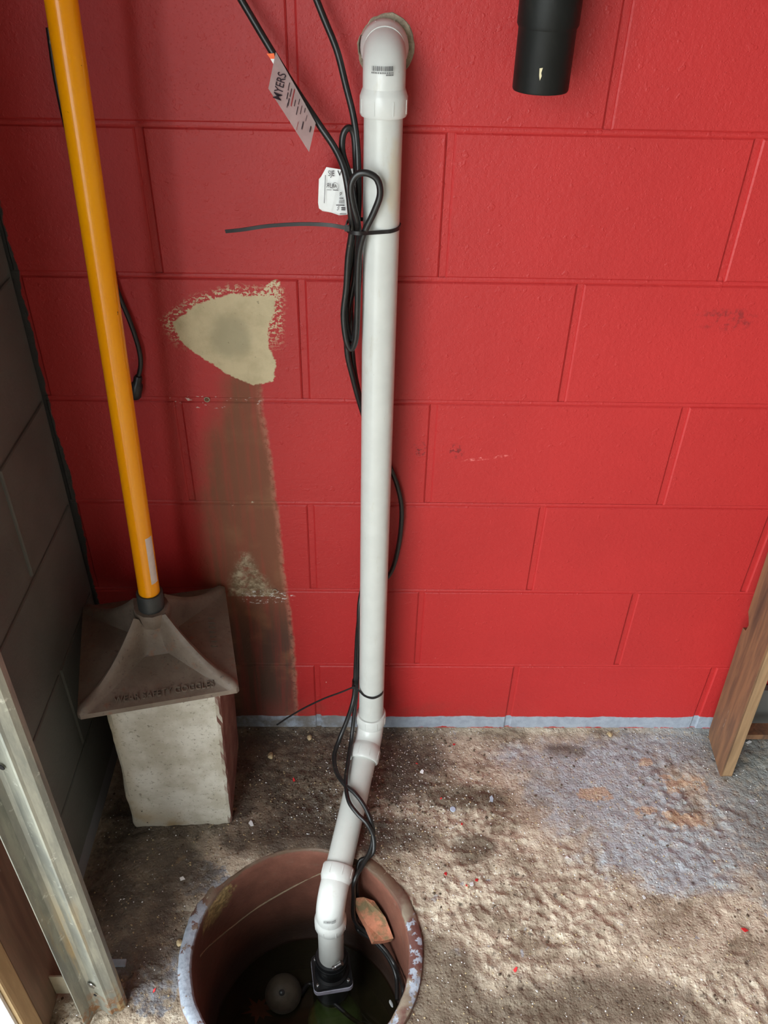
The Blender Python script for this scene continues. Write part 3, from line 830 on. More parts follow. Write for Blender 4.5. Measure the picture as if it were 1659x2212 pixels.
# ================================================================== black pipe at the upper right
m_blk = plain('black_pipe_plastic', srgb(17, 19, 18), 0.5, 0.25, 18, dirt=srgb(34, 34, 30), dirt_amt=(0.55, 0.8), dirt_scale=22, bump=(60, 0.0004), spec=0.25)
bp = atY(1166, 200, -0.062)
RB = 0.0335
bpe = empty('vent_pipe', (bp.x, -0.062, bp.z)); tag(bpe, 'black plastic pipe ending open high on the red wall', 'pipe')
zb = atY(1166, 207, -0.095).z; zh = atY(1166, 62, -0.095).z
xb = bp.x; tx = (atY(1166, 10, -0.062).x - bp.x)
axd = Vector((0.0, 0.0, 1)).normalized()
revolve('pipe_wall', [(0.10, 0.028), (0.002, 0.028), (0, 0.030), (0, RB - 0.001), (0.002, RB), (1.2, RB)], (xb, -0.062, zb), axd, m_blk, bpe, 48)
revolve('coupling', [(0, RB - 0.001), (0.006, RB + 0.0022), (0.08, RB + 0.0022), (0.086, RB)], (xb, -0.062, zh - 0.005), axd, m_blk, bpe, 48)
m_fleck = plain('cream_paint', srgb(208, 196, 160), 0.7)
q = atY(1167, 160, -0.0958)
mesh_ = mesh_obj('paint_fleck', [(q.x - .0016, q.y - 0.0002, q.z + .006), (q.x + .0022, q.y, q.z + .0065), (q.x + .0010, q.y, q.z + .001), (q.x + .0020, q.y, q.z - .002), (q.x + .0004, q.y, q.z - .007), (q.x - .0010, q.y - .0002, q.z - .002)], [(0, 1, 2, 3, 4, 5)], m_fleck); adopt(mesh_, bpe)
for k in range(2): pass
st = box('pipe_strap', (xb - 0.05, -0.03, 1.62), (xb + 0.05, 0.0, 1.65), m_steel, bpe)

# ================================================================== wooden post on the right
def wood_material(name, c1, c2, c3, ax='z', scale=1.0):
    M = Mat(name, 0.6, 0.3); M.pos()
    sc = {'z': (70, 70, 5), 'x': (5, 70, 70), 'y': (70, 5, 70)}[ax]
    v = M.vec(*[s * scale for s in sc])
    g = M.noise(1, 5, 0.65, v, dist=0.6); g2 = M.noise(1.0, 3, 0.6, M.vec(*[s * 0.35 * scale for s in sc]))
    col = M.mix(c1, c2, g.ss(0.35, 0.65))
    col = M.mix(col, c3, g2.ss(0.52, 0.72, 0, 0.9))
    col = M.mix(col, srgb(205, 195, 180), M.noise(1, 4, 0.7, M.vec(*[s * 1.4 for s in sc])).ss(0.70, 0.76, 0, 0.6))
    M.set('Base Color', col); M.bump(g, 0.0012, 0.7)
    return M.m
m_post = wood_material('weathered_brown_wood', srgb(98, 73, 56), srgb(126, 92, 66), srgb(62, 50, 43))
m_post2 = wood_material('tan_cut_wood', srgb(132, 106, 78), srgb(152, 122, 90), srgb(110, 82, 58))
pA = atZ(1560, 1677); pB = atZ(1522, 1602)
px0 = pA.x - 0.004
y_f, y_b = pA.y, -0.030
zc = atY(1522, 1600, y_b).z
notch = atY(1628, 1338, y_b).z
lean = -0.042
poly = [(y_f, 0.0), (y_f + 0.004, -0.001), (y_b - 0.012, 0.030), (y_b, 0.05), (y_b, notch - 0.022), (y_b - 0.012, notch - 0.018), (y_b - 0.016, notch), (y_b - 0.008, notch + 0.012), (y_b, notch + 0.02), (y_b, 0.86), (y_f, 0.86)]
poly[2:4] = [(y_b - 0.006, 0.016), (y_b, 0.034)]
post = empty('wooden_post', (px0 + 0.015, (y_f + y_b) / 2, 0)); tag(post, 'weathered brown wooden post with a notch standing against the red wall', 'post')
TH = 0.024
vs = [(px0 + lean * z, y, z) for (y, z) in poly] + [(px0 + TH + lean * z, y, z) for (y, z) in poly]
n = len(poly); fs = [tuple(range(n)), tuple(range(n, 2 * n))[::-1]] + [(i, n + i, n + (i + 1) % n, (i + 1) % n) for i in range(n)]
o = fix(mesh_obj('board', vs, fs, m_post)); adopt(o, post)
# paler sawn front edge
vs = []
for z in (0.004, 0.3, 0.6, 0.86):
    for x in (0.003, TH - 0.001): vs += [(px0 + lean * z + x, y_f - 0.0012 + 0.0004 * math.sin(z * 40), z)]
o = mesh_obj('sawn_edge', vs, [(0, 1, 3, 2), (2, 3, 5, 4), (4, 5, 7, 6)], m_post2); adopt(o, post)
nb = revolve('bolt_end', [(0, 0.009), (0.016, 0.009), (0.018, 0.006)], (px0 + 0.02, y_b - 0.006, notch - 0.008), (-0.75, -0.6, 0.2), plain('grey_bolt_steel', srgb(112, 112, 110), 0.6), post, 14)
rz = atY(1630, 1583, -0.075).z
rail = box('rail', (px0 + TH - 0.002, -0.085, rz - 0.008), (px0 + 0.55, -0.055, rz + 0.006), m_post, post)
m_panel = plain('dark_grey_slab', srgb(92, 90, 86), 0.8, 0.15, 12)
pz = atY(1655, 1490, -0.02).z
pn = box('backing_slab', (px0 + TH + 0.004, -0.022, 0.0), (px0 + 0.60, -0.008, pz), m_panel)  # upright dark grey slab filling the dark area behind the post
tag(pn, 'flat dark grey slab behind the wooden post', 'board')
for (px_, py_, s) in ((1617, 1618, 1.0), (1628, 1612, .6)):
    pass

# ================================================================== concrete block under the tamper
def cmu_material():
    M = Mat('grey_concrete_block', 0.9, 0.2); X, Y, Z = M.pos()
    n2, n3 = M.noise(16, 5, 0.6), M.noise(150, 4, 0.65)
    col = M.mix(srgb(174, 166, 150), srgb(202, 196, 184), n2.ss(0.35, 0.66))
    col = M.mix(col, srgb(120, 112, 98), n3.ss(0.56, 0.72, 0, 0.8))
    col = M.mix(col, srgb(150, 126, 88), (M.noise(8, 4).ss(0.45, 0.62) * Z.ss(0.10, 0.0)))
    col = M.mix(col, srgb(150, 134, 104), X.ss(-0.51, -0.545) * n2.ss(0.35, 0.6) * 0.8)
    col = M.mix(col, srgb(50, 46, 42), M.noise(60, 2, 0.5, M.vec(1, 1, 1, (7, 7, 1))).ss(0.755, 0.78))
    # right hand face is tinted red brown
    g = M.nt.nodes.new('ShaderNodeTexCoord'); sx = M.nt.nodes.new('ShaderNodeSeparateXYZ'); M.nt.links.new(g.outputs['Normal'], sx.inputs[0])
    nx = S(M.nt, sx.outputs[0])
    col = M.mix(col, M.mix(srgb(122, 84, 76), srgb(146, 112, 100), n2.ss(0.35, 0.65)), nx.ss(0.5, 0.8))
    M.set('Base Color', col); M.bump(n3 * 0.7 + M.noise(400, 3) * 0.4, 0.0025, 0.8)
    return M.m
m_cmu = cmu_material()
BZ = 0.394
def build_block():
    w, d, h = 0.190, 0.186, BZ
    bm = bmesh.new(); bmesh.ops.create_cube(bm, size=1)
    bmesh.ops.subdivide_edges(bm, edges=bm.edges[:], cuts=23, use_grid_fill=True)
    for v in bm.verts:
        x, y, z = v.co.x * w, v.co.y * d, (v.co.z + 0.5) * h
        ex, ey, ez = abs(v.co.x) > 0.499, abs(v.co.y) > 0.499, abs(v.co.z) > 0.499
        p = Vector((x, y, z))
        k = noise.fractal(p * 60, 0.8, 2.1, 3)
        if ex and ey:                       # vertical arris
            cut = 0.0030 + 0.0022 * k + (0.0025 * noise.noise(p * 30) if v.co.x < 0 else 0)
            x -= math.copysign(cut, x); y -= math.copysign(cut, y)
        if ez and (ex or ey):
            cut = 0.0035 + 0.0045 * k
            if v.co.z < 0: z += max(0, cut) * 0.9
            else: z -= max(0, cut)
            if ex: x -= math.copysign(0.002, x)
            if ey: y -= math.copysign(0.002, y)
        x += 0.0006 * noise.noise(p * 90 + Vector((5, 0, 0))) + (0.004 * noise.noise(p * 14) if v.co.x < -0.499 else 0)
        y += 0.0006 * noise.noise(p * 90)
        v.co = Vector((x, y, z))
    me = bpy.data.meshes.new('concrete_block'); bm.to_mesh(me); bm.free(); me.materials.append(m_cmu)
    o = bpy.data.objects.new('grey_block', me); COL.objects.link(o)
    o.rotation_euler = (0, math.radians(1.6), math.radians(3.0))
    c = (atZ(285, 1790) + atZ(495, 1787)) / 2
    o.location = (c.x - 0.001, c.y + d / 2 + 0.001, 0.002)
    return o
blk = build_block()
tag(blk, 'upright grey concrete block standing on the floor under the tamper', 'concrete block')

# ================================================================== tamper
def iron_material():
    M = Mat('rusty_cast_iron', 0.55, 0.4, 0.0); M.pos()
    n1, n2, n3 = M.noise(14, 5, 0.65), M.noise(50, 4, 0.65), M.noise(160, 4, 0.6)
    col = M.mix(srgb(104, 90, 78), srgb(122, 108, 96), n1.ss(0.35, 0.66))
    col = M.mix(col, srgb(126, 82, 58), n2.ss(0.58, 0.74, 0, 0.6))
    col = M.mix(col, srgb(58, 44, 38), n3.ss(0.58, 0.75, 0, 0.6))
    M.set('Base Color', col); M.bump(n3 * 0.6 + n2 * 0.5, 0.0012, 0.7)
    return M.m
m_iron = iron_material()
def yellow_material():
    M = Mat('yellow_fibreglass', 0.22, 0.5); M.obj()
    col = M.mix(srgb(255, 170, 0), srgb(252, 160, 0), M.noise(4, 4).ss(0.35, 0.7))
    col = M.mix(col, srgb(120, 66, 12), M.noise(1, 5, 0.7, M.vec(55, 55, 14)).ss(0.70, 0.80, 0, 0.6))
    col = M.mix(col, srgb(50, 34, 18), M.noise(90, 3, 0.6).ss(0.735, 0.77))
    M.set('Base Color', col); return M.m
m_yel = yellow_material()
PZ = BZ + 0.006
fl_, fr_, br_ = atZ(166, 1553, PZ), atZ(515, 1494, PZ), atZ(490, 1274, PZ)
tc = (fl_ + br_) / 2
ax_u = (fr_ - fl_).normalized(); half = 0.1265
ax_v = Vector((-ax_u.y, ax_u.x, 0))
htop = atY(133, 0, tc.y)
ax_w = Vector((htop.x - tc.x, 0.0, htop.z - PZ)).normalized()
if tc.y + half * (abs(ax_u.y) + abs(ax_v.y)) > -0.003: tc.y = -0.003 - half * (abs(ax_u.y) + abs(ax_v.y))
tamper = empty('tamper', (tc.x, tc.y, PZ)); tag(tamper, 'yellow handled tamper with rusty square cast iron foot', 'tamper')
def build_foot():
    WR, SR = 0.065, 0.085                     # rib half width and flank (fractions of the half plate)
    rings = [1.0, 0.985, 0.96, 0.92, 0.86, 0.78, 0.70, 0.62, 0.54, 0.46, 0.38, 0.31, 0.25, 0.20]
    def face(m): return 0.010 + 0.026 * (1 - m) ** 1.1
    def rib(m):
        a = 1 - m
        return max(face(m), 0.011 + 0.009 * min(1, a / 0.05) + 0.128 * max(0.0, a - 0.02) ** 1.9)
    def half_side(m):
        """(t, weight of rib) from face middle to the corner"""
        e1 = max(0.05, 1 - (WR + SR) / m); e2 = max(0.3, 1 - WR / m)
        o = [(e1 * k / 6, 0.0) for k in range(7)]
        for k in (1, 2, 3): x = k / 4; o.append((e1 + (e2 - e1) * x, x * x * (3 - 2 * x)))
        o += [(e2, 1.0), ((e2 + 1) / 2, 1.04), (1.0, 1.05)]
        return o
    vs, fs = [], []
    def ring(m, flat=None):
        hs = half_side(m); side = [(-t, w) for t, w in hs[::-1]] + hs[1:]
        for q in range(4):
            ca_, sa_ = (1, 0, -1, 0)[q], (0, 1, 0, -1)[q]
            for (t, w) in side[:-1]:
                u, v = t * m, -m
                if abs(t) > 0.97 and m > 0.9: u, v = u * 0.985, v * 0.985
                U, V = u * ca_ - v * sa_, u * sa_ + v * ca_
                p = tc + ax_u * (U * half) + ax_v * (V * half)
                w = max(w, min(1.0, max(0.0, (0.27 - m) / 0.07)) * 0.8)
                h = face(m) * (1 - w) + rib(m) * w if flat is None else flat
                vs.append((p.x, p.y, PZ + h))
        return 4 * (len(side) - 1)
    L = ring(1.0, 0.0)
    for m in rings: ring(m)
    for k in range(len(rings)):
        for i in range(L): fs.append((k * L + i, k * L + (i + 1) % L, (k + 1) * L + (i + 1) % L, (k + 1) * L + i))
    fs.append(tuple(range(L))[::-1]); fs.append(tuple(len(rings) * L + i for i in range(L)))
    o = mesh_obj('cast_foot', vs, fs, m_iron, None, True); fix(o); o.data.shade_smooth(); o.data.set_sharp_from_angle(angle=math.radians(40))
    adopt(o, tamper); o['label'] = 'rusty brown cast iron foot'
    return o
foot = build_foot()
B0 = Vector((tc.x, tc.y, PZ))
soc = revolve('socket', [(0.016, 0.033), (0.034, 0.030), (0.046, 0.0275), (0.054, 0.0262), (0.062, 0.0255), (0.074, 0.0265), (0.078, 0.0295), (0.100, 0.0300), (0.104, 0.0285), (0.104, 0.0215), (0.095, 0.020)], B0, ax_w, m_iron, tamper, 12)
m_col = plain('black_rubber_collar', srgb(52, 54, 54), 0.5, 0.2, 60, dirt=srgb(110, 92, 60), dirt_amt=(0.6, 0.75))
revolve('collar', [(0.095, 0.0212), (0.134, 0.0212), (0.137, 0.0200), (0.137, 0.017)], B0, ax_w, m_col, tamper, 32)
hd = revolve('handle', [(0.12, 0.017), (1.16, 0.017), (1.166, 0.015)], B0, ax_w, m_yel, tamper, 40); hd['label'] = 'glossy yellow handle'
m_stk = plain('white_sticker', srgb(214, 196, 186), 0.6, 0.08, 80)
sz0, sz1 = atY(330, 1250, tc.y).z, atY(322, 1152, tc.y).z
vs, fs = [], []
aU = ax_w.orthogonal().normalized(); 
fx = Vector((0, -1, 0)); fx = (fx - ax_w * fx.dot(ax_w)).normalized(); sxv = ax_w.cross(fx); sxv = sxv if sxv.x > 0 else -sxv
for k in range(9):
    a = math.radians(34 + 44 * k / 8); rd = fx * math.cos(a) + sxv * math.sin(a)
    for zz in (sz0, sz1): vs.append(B0 + ax_w * (zz - PZ) + rd * 0.01735)
for k in range(8): fs.append((2 * k, 2 * k + 2, 2 * k + 3, 2 * k + 1))
stk = mesh_obj('sticker', vs, fs, m_stk); stk.parent = hd; stk['label'] = 'worn white sticker'
# cast lettering on the near face of the foot
m_iron2 = m_iron
slope = 0.046 / half
upv = (ax_v + Vector((0, 0, 0.21))).normalized()
org = B0 + ax_u * -0.070 + ax_v * (-half + 0.010) + Vector((0, 0, 0.0132))
t = text('cast_lettering', 'WEAR SAFETY GOGGLES', org, ax_u, upv, 0.0165, m_iron, None, 0.0012, squeeze=0.86); t.parent = foot
# raised marks on the right face (too worn to read)
vr = (-ax_u + Vector((0, 0, 0.27))).normalized()
for k in range(7):
    q = B0 + ax_u * (half - 0.026) + ax_v * (-0.03 + 0.0115 * k) + Vector((0, 0, 0.0160))
    vs = []
    for a_ in (0, 0.011):
        for b_ in (0, 0.0016):
            for c_ in (-0.001, 0.0018): vs.append(q + vr * a_ + ax_v * b_ + Vector((0.4, 0, 0.9)) * c_)
    rb = fix(mesh_obj('cast_mark', vs, [(0, 1, 3, 2), (4, 6, 7, 5), (0, 4, 5, 1), (2, 3, 7, 6), (0, 2, 6, 4), (1, 5, 7, 3)], m_iron)); rb.parent = foot

# ================================================================== cords
def cord_material():
    M = Mat('black_cord_jacket', 0.36, 0.5); M.pos()
    n = M.noise(90, 4, 0.7)
    col = M.mix(srgb(23, 23, 24), srgb(33, 32, 31), n.ss(0.3, 0.7))
    col = M.mix(col, srgb(150, 130, 96), M.noise(26, 5, 0.75).ss(0.66, 0.76, 0, 0.8))
    M.set('Base Color', col); M.bump(n, 0.0003, 0.4); return M.m
m_cord = cord_material()
CR = 0.0043
def P3(l): return [atY(a, b, -c) for a, b, c in l]
# cord A: from the upper left, down past the tag, looped at the pipe, down into the pit
A_pts = P3([(495, -45, .030), (545, 40, .036), (588, 112, .044), (640, 195, .050), (690, 270, .056), (722, 318, .064), (742, 362, .074), (752, 410, .082), (757, 455, .084), (760, 497, .078),
            (752, 555, .072), (748, 620, .070), (742, 680, .070), (748, 735, .072), (759, 754, .072), (769, 728, .076), (772, 660, .078), (773, 590, .080), (777, 540, .084), (788, 500, .090),
            (808, 458, .093), (821, 420, .094), (815, 388, .094), (793, 374, .094), (770, 378, .093), (758, 402, .093), (762, 440, .092), (772, 480, .088), (774, 520, .070), (766, 600, .052), (750, 690, .046), (750, 760, .045), (762, 815, .040), (780, 880, .030), (805, 950, .018), (838, 1000, .012),
            (860, 1055, .012), (868, 1110, .013), (860, 1185, .013), (842, 1240, .013), (812, 1262, .018), (786, 1285, .034), (774, 1350, .050), (769, 1430, .062), (766, 1492, .076)]) 
def onpipe(px, py, lift):
    d = ray(px, py).normalized(); w = CAM - E1; e = (E2 - E1).normalized()
    b = d.dot(e); t = (b * e.dot(w) - d.dot(w)) / (1 - b * b)
    return CAM + d * (t - lift)
def PP(l): return [onpipe(a, b, c) for a, b, c in l]
A_low = P3([(760, 1525, .088), (748, 1560, .098)]) + PP([(734, 1595, .018), (722, 1632, .012), (727, 1668, .018), (745, 1695, .028), (765, 1712, .034), (785, 1738, .034), (800, 1770, .030), (806, 1800, .012), (801, 1835, .004), (784, 1868, .002), (766, 1902, .0)])
_A = P3([(757, 1545, .085), (738, 1590, .100), (722, 1630, .125), (727, 1668, .150), (750, 1697, .180), (778, 1722, .205), (797, 1760, .228), (806, 1800, .250), (800, 1835, .268), (783, 1868, .282), (765, 1902, .300)])
A_pit = [atCyl(764, 1935, 0.150), atCyl(765, 1985, 0.140), atCyl(790, 2012, 0.150), atCyl(830, 2050, 0.165), atCyl(858, 2095, 0.176), atCyl(872, 2140, 0.177), atCyl(868, 2195, 0.177)]
ca = empty('pump_cord', (A_low[-1].x, A_low[-1].y, A_pit[-1].z)); tag(ca, 'black cord from the upper left carrying the pinkish tag, looped over the pipe', 'cord')
tube('cord_jacket', A_pts + A_low + A_pit, CR, m_cord, ca, 12, 7)
# cord B: from the top, down the left of the pipe
B_pts = P3([(668, -40, .030), (700, 40, .034), (728, 110, .038), (747, 185, .042), (763, 250, .046), (771, 310, .050), (774, 380, .056), (774, 450, .060), (769, 500, .062),
            (758, 560, .058), (750, 620, .056), (749, 690, .060), (758, 735, .064), (768, 715, .066), (772, 650, .064), (776, 560, .060), (770, 480, .068), (764, 430, .066), (755, 380, .060), (740, 330, .054), (741, 292, .052), (753, 276, .050), (764, 290, .048), (768, 340, .050), (770, 420, .052), (766, 500, .050), (760, 600, .044), (758, 700, .038), (764, 790, .030),
            (778, 860, .022), (800, 930, .012), (815, 1050, .010), (805, 1180, .014), (786, 1255, .028), (776, 1310, .046), (775, 1380, .058), (772, 1440, .066), (770, 1492, .074)])
B_low = P3([(766, 1535, .086)]) + PP([(760, 1590, .022), (752, 1645, .022), (747, 1690, .028), (753, 1730, .036), (772, 1758, .037), (792, 1778, .034), (806, 1806, .018), (807, 1838, .002), (795, 1852, -.010), (776, 1862, -.014)])
_B = P3([(766, 1545, .085), (758, 1600, .110), (750, 1650, .140), (746, 1692, .168), (752, 1735, .196), (775, 1765, .220), (795, 1785, .236), (807, 1815, .252), (806, 1845, .262), (788, 1850, .272), (772, 1862, .282)])
B_pit = [atCyl(770, 1905, 0.165), atCyl(772, 1960, 0.160), atCyl(772, 2006, 0.152), atCyl(805, 2030, 0.155), atCyl(838, 2068, 0.168), atCyl(856, 2110, 0.174), atCyl(858, 2160, 0.170)]
cb = empty('float_switch_cord', (B_low[-1].x, B_low[-1].y, B_pit[-1].z)); tag(cb, 'black cord entering at the top nearest the pipe elbow, running down beside the pipe', 'cord')
tube('cord_jacket', B_pts + B_low + B_pit, CR * 0.95, m_cord, cb, 12, 7)
# cord with a plug hanging behind the tamper handle
C_pts = P3([(105, 60, .010), (122, 175, .010), (150, 300, .010), (195, 450, .010), (235, 575, .010), (258, 640, .010), (281, 695, .010), (299, 750, .011), (304, 785, .012), (299, 815, .012)])
cc = empty('hanging_cord', C_pts[-1]); tag(cc, 'short black cord with a plug hanging on the wall behind the yellow handle', 'cord')
tube('cord_jacket', C_pts, 0.0036, m_cord, cc, 10, 6)
pl0, pl1 = atY(299, 812, -.013), atY(289, 868, -.013)
revolve('plug', [(0, 0.005), (0.004, 0.0068), (0.012, 0.0066), (0.016, 0.0095), (0.036, 0.0098), (0.040, 0.0075)], pl0, pl1 - pl0, m_rub, cc, 16)
# float tether in the pit
F_pts = [bc + Vector((br * 0.95, 0.0, -0.004)), atZ(668, 2125, WZ + 0.006), atZ(690, 2138, WZ + 0.01), atZ(720, 2165, WZ + 0.004), atZ(760, 2200, WZ - 0.01), atZ(800, 2225, WZ - 0.03)]
ft = tube('float_tether', F_pts, 0.0042, m_cord, ball, 10, 6); ft['label'] = 'dark tether cord'

# zip ties
m_tie = plain('black_nylon_tie', srgb(28, 26, 27), 0.4, 0.15, 60)
sec = [(0.0024, 0.0007), (-0.0024, 0.0007), (-0.0024, -0.0007), (0.0024, -0.0007)]
def zip_tie(label, ring, tail, tail_scale):
    e = empty('zip_tie', ring[0]); tag(e, label, 'zip tie', 'black zip ties on the white pipe')
    r = catmull(ring + [ring[0]], 8)[:-1]
    sweep('strap', r, sec, m_tie, e, up=(0, 0, 1), closed=True, smooth=False)
    t = catmull(tail, 10)
    sweep('tail', t, sec, m_tie, e, up=(0, 0, 1) if abs((t[-1] - t[0]).normalized().z) < 0.8 else None, smooth=False, scales=[tail_scale[0] + (tail_scale[1] - tail_scale[0]) * i / (len(t) - 1) for i in range(len(t))])
    h = tail[0]; box('head', (h.x - 0.0035, h.y - 0.003, h.z - 0.0035), (h.x + 0.0035, h.y + 0.003, h.z + 0.0035), m_tie, e, 0.0008)
z_ = lambda px, py, y: atY(px, py, y)
zt = atY(858, 487, -.058).z
c1 = ETOP + (E1 - ETOP) * ((ETOP.z - zt) / (ETOP.z - E1.z)); rr1 = PRAD + 0.0012
zf = atY(820, 501, c1.y - rr1).z; kz = (zf - zt) / rr1
def rp(deg): a = math.radians(deg); return Vector((c1.x + rr1 * math.cos(a), c1.y - rr1 * math.sin(a), zt + kz * rr1 * math.sin(a)))
R1 = [rp(0), rp(30), rp(60), rp(85), z_(800, 503, c1.y - rr1 - .006), z_(778, 504, -.0985), z_(758, 502, -.0940), z_(749, 496, -.082), z_(747, 489, -.066)]
R1 += [Vector((R1[-1].x + 0.006, -0.046, R1[-1].z + 0.003)), rp(230), rp(260), rp(290), rp(325)]
zip_tie('black zip tie around cords and pipe with long tail pointing left, upper one', R1, P3([(750, 493, .090), (710, 486, .088), (650, 484, .078), (580, 488, .066), (525, 496, .058), (487, 500, .052)]), (1.0, 0.95))
pcx = (ETOP + (E1 - ETOP) * ((ETOP.z - atY(803, 1500, -.08).z) / (ETOP.z - E1.z)))
R2 = [z_(829, 1489, pcx.y), z_(824, 1500, pcx.y - .018), z_(806, 1508, pcx.y - .0255), z_(788, 1503, pcx.y - .021), z_(777, 1493, pcx.y - .015), z_(768, 1487, pcx.y - .013), z_(762, 1483, pcx.y - .008)]
R2 += [Vector((R2[-1].x + 0.002, pcx.y + 0.012, R2[-1].z)), Vector((pcx.x - 0.012, pcx.y + 0.0225, R2[0].z + 0.004)), Vector((pcx.x + 0.012, pcx.y + 0.0225, R2[0].z + 0.002))]
zip_tie('thin black zip tie at the pipe foot with tail drooping to the floor', R2, P3([(764, 1484, .088), (735, 1496, .092), (700, 1509, .092), (660, 1528, .085), (625, 1548, .075), (598, 1566, .066)]), (0.75, 0.65))

# ================================================================== cord tags
def translucent(name, c, f):
    M = Mat(name, 0.35, 0.5); M.obj()
    M.set('Base Color', M.mix(c, tuple(v * 0.85 for v in c[:3]) + (1,), M.noise(60, 3).ss(0.3, 0.7)))
    t = M.nt.nodes.new('ShaderNodeBsdfTransparent'); x = M.nt.nodes.new('ShaderNodeMixShader'); x.inputs[0].default_value = f
    M.nt.links.new(M.b.outputs[0], x.inputs[1]); M.nt.links.new(t.outputs[0], x.inputs[2]); M.nt.links.new(x.outputs[0], M.out.inputs[0])
    return M.m
m_tagp = translucent('clear_pinkish_plastic', srgb(196, 172, 170), 0.30)
m_white = plain('white_label_paper', srgb(232, 232, 230), 0.5, 0.04, 60, dirt=srgb(196, 180, 150), dirt_amt=(0.66, 0.8), dirt_scale=40)
m_org = plain('orange_label', srgb(248, 100, 20), 0.5)
m_txt = plain('dark_print', srgb(46, 34, 42), 0.6)
m_redp = plain('red_print', srgb(150, 44, 46), 0.6)
def curved_sheet(name, A, B, C, D, curl, mat, parent, n=10, th=0.0006):
    """A-B one short edge, D-C the other; bilinear sheet with a slight bow, real thickness"""
    nrm = (B - A).cross(D - A).normalized()
    if nrm.y > 0: nrm = -nrm
    vs, fs = [], []
    for s in (0, 1):
        for i in range(n + 1):
            for j in range(n + 1):
                u, v = i / n, j / n
                p = (A * (1 - u) + B * u) * (1 - v) + (D * (1 - u) + C * u) * v
                vs.append(p + nrm * (curl * (math.sin(math.pi * v) - 0.5) + 0.3 * curl * math.sin(3 * u + 2 * v) - s * th))
    N1 = n + 1; K = N1 * N1
    for i in range(n):
        for j in range(n):
            a = i * N1 + j; fs.append((a, a + N1, a + N1 + 1, a + 1)); fs.append((K + a, K + a + 1, K + a + N1 + 1, K + a + N1))
    rim = [(i, 0) for i in range(n)] + [(n, j) for j in range(n)] + [(n - i, n) for i in range(n)] + [(0, n - j) for j in range(n)]
    ids = [a * N1 + b for a, b in rim]
    for q in range(len(ids)):
        a, b = ids[q], ids[(q + 1) % len(ids)]; fs.append((a, K + a, K + b, b))
    o = fix(mesh_obj(name, vs, fs, mat)); adopt(o, parent); return o, nrm
A, B, C, D = atY(596, 112, -.056), atY(580, 191, -.075), atY(668, 328, -.083), atY(682, 266, -.066)
t1 = empty('cord_tag', A); tag(t1, 'pinkish clear plastic tag with dark print hanging from the upper left cord', 'tag')
sheet, nrm = curved_sheet('tag_sheet', A, B, C, D, 0.0006, m_tagp, t1)
def on_tag(u, v): return (A * (1 - u) + B * u) * (1 - v) + (D * (1 - u) + C * u) * v + nrm * 0.0012
text('print', 'MYERS', on_tag(0.88, 0.265), A - B, A - D, 0.0150, m_txt, t1, 0.0001, squeeze=0.70, bold=0.00006)
def bars(parent, spec, mat, name='print_line'):
    vs, fs = [], []
    for (u0, u1, v, w) in spec:
        k = len(vs); vs += [on_tag(u0, v - w), on_tag(u1, v - w), on_tag(u1, v + w), on_tag(u0, v + w)]; fs.append((k, k + 1, k + 2, k + 3))
    o = mesh_obj(name, vs, fs, mat); adopt(o, parent)
bars(t1, [(0.62, 0.42, 0.365, 0.008), (0.38, 0.15, 0.355, 0.006), (0.72, 0.50, 0.41, 0.010), (0.45, 0.2, 0.415, 0.008), (0.8, 0.66, 0.40, 0.006), (0.5, 0.3, 0.53, 0.007), (0.62, 0.36, 0.60, 0.007), (0.3, 0.12, 0.60, 0.006), (0.45, 0.18, 0.67, 0.005), (0.75, 0.5, 0.76, 0.010), (0.25, 0.1, 0.74, 0.005), (0.4, 0.2, 0.80, 0.004), (0.5, 0.3, 0.92, 0.010)], m_txt)
bars(t1, [(0.62, 0.10, 0.47, 0.010), (0.98, 0.70, 0.665, 0.004)], m_redp)
oq = [atY(576, 116, -.050), atY(592, 115, -.0505), atY(594, 127, -.0505), atY(584, 127, -.050)]
o = fix(mesh_obj('warning_label', oq + [p + Vector((0, 0.0006, 0)) for p in oq], [(0, 1, 2, 3), (7, 6, 5, 4), (0, 4, 5, 1), (1, 5, 6, 2), (2, 6, 7, 3), (3, 7, 4, 0)], m_org)); adopt(o, t1); o['label'] = 'orange corner of a label'
oq = [atY(584, 127.2, -.050), atY(594, 127.2, -.0505), atY(593, 136, -.0505), atY(591, 139, -.050)]
o = fix(mesh_obj('label_corner', oq + [p + Vector((0, 0.0006, 0)) for p in oq], [(0, 1, 2, 3), (7, 6, 5, 4), (0, 4, 5, 1), (1, 5, 6, 2), (2, 6, 7, 3), (3, 7, 4, 0)], m_white)); adopt(o, t1)

ol = [(705, 361), (735, 366), (765, 364), (780, 366), (780, 400), (778, 440), (768, 458), (748, 464), (732, 465), (715, 459), (697, 456), (689, 450), (687, 438), (688, 410), (689, 387), (694, 381)]
yt = -0.036
fr0 = [atY(a, b, yt - 0.003 * math.sin(a * 0.07)) for a, b in ol]
t2 = empty('cord_tag', fr0[0]); tag(t2, 'white printed label behind the cord loops beside the pipe', 'tag')
n = len(fr0); vs = fr0 + [p + Vector((0, 0.0006, 0)) for p in fr0]
o = fix(mesh_obj('label_sheet', vs, [tuple(range(n)), tuple(range(n, 2 * n))[::-1]] + [(i, n + i, n + (i + 1) % n, (i + 1) % n) for i in range(n)], m_white)); adopt(o, t2)
def T(px, py): return atY(px, py, yt - 0.0040)
rx = (T(760, 380) - T(710, 379)); uy = Vector((0, 0, 1))
text('print', 'SJE', T(708.5, 380), rx, uy, 0.0098, m_txt, t2, 0.0001, squeeze=0.72)
text('print', 'V   C', T(729, 380), rx, uy, 0.0098, m_txt, t2, 0.0001, squeeze=0.9)
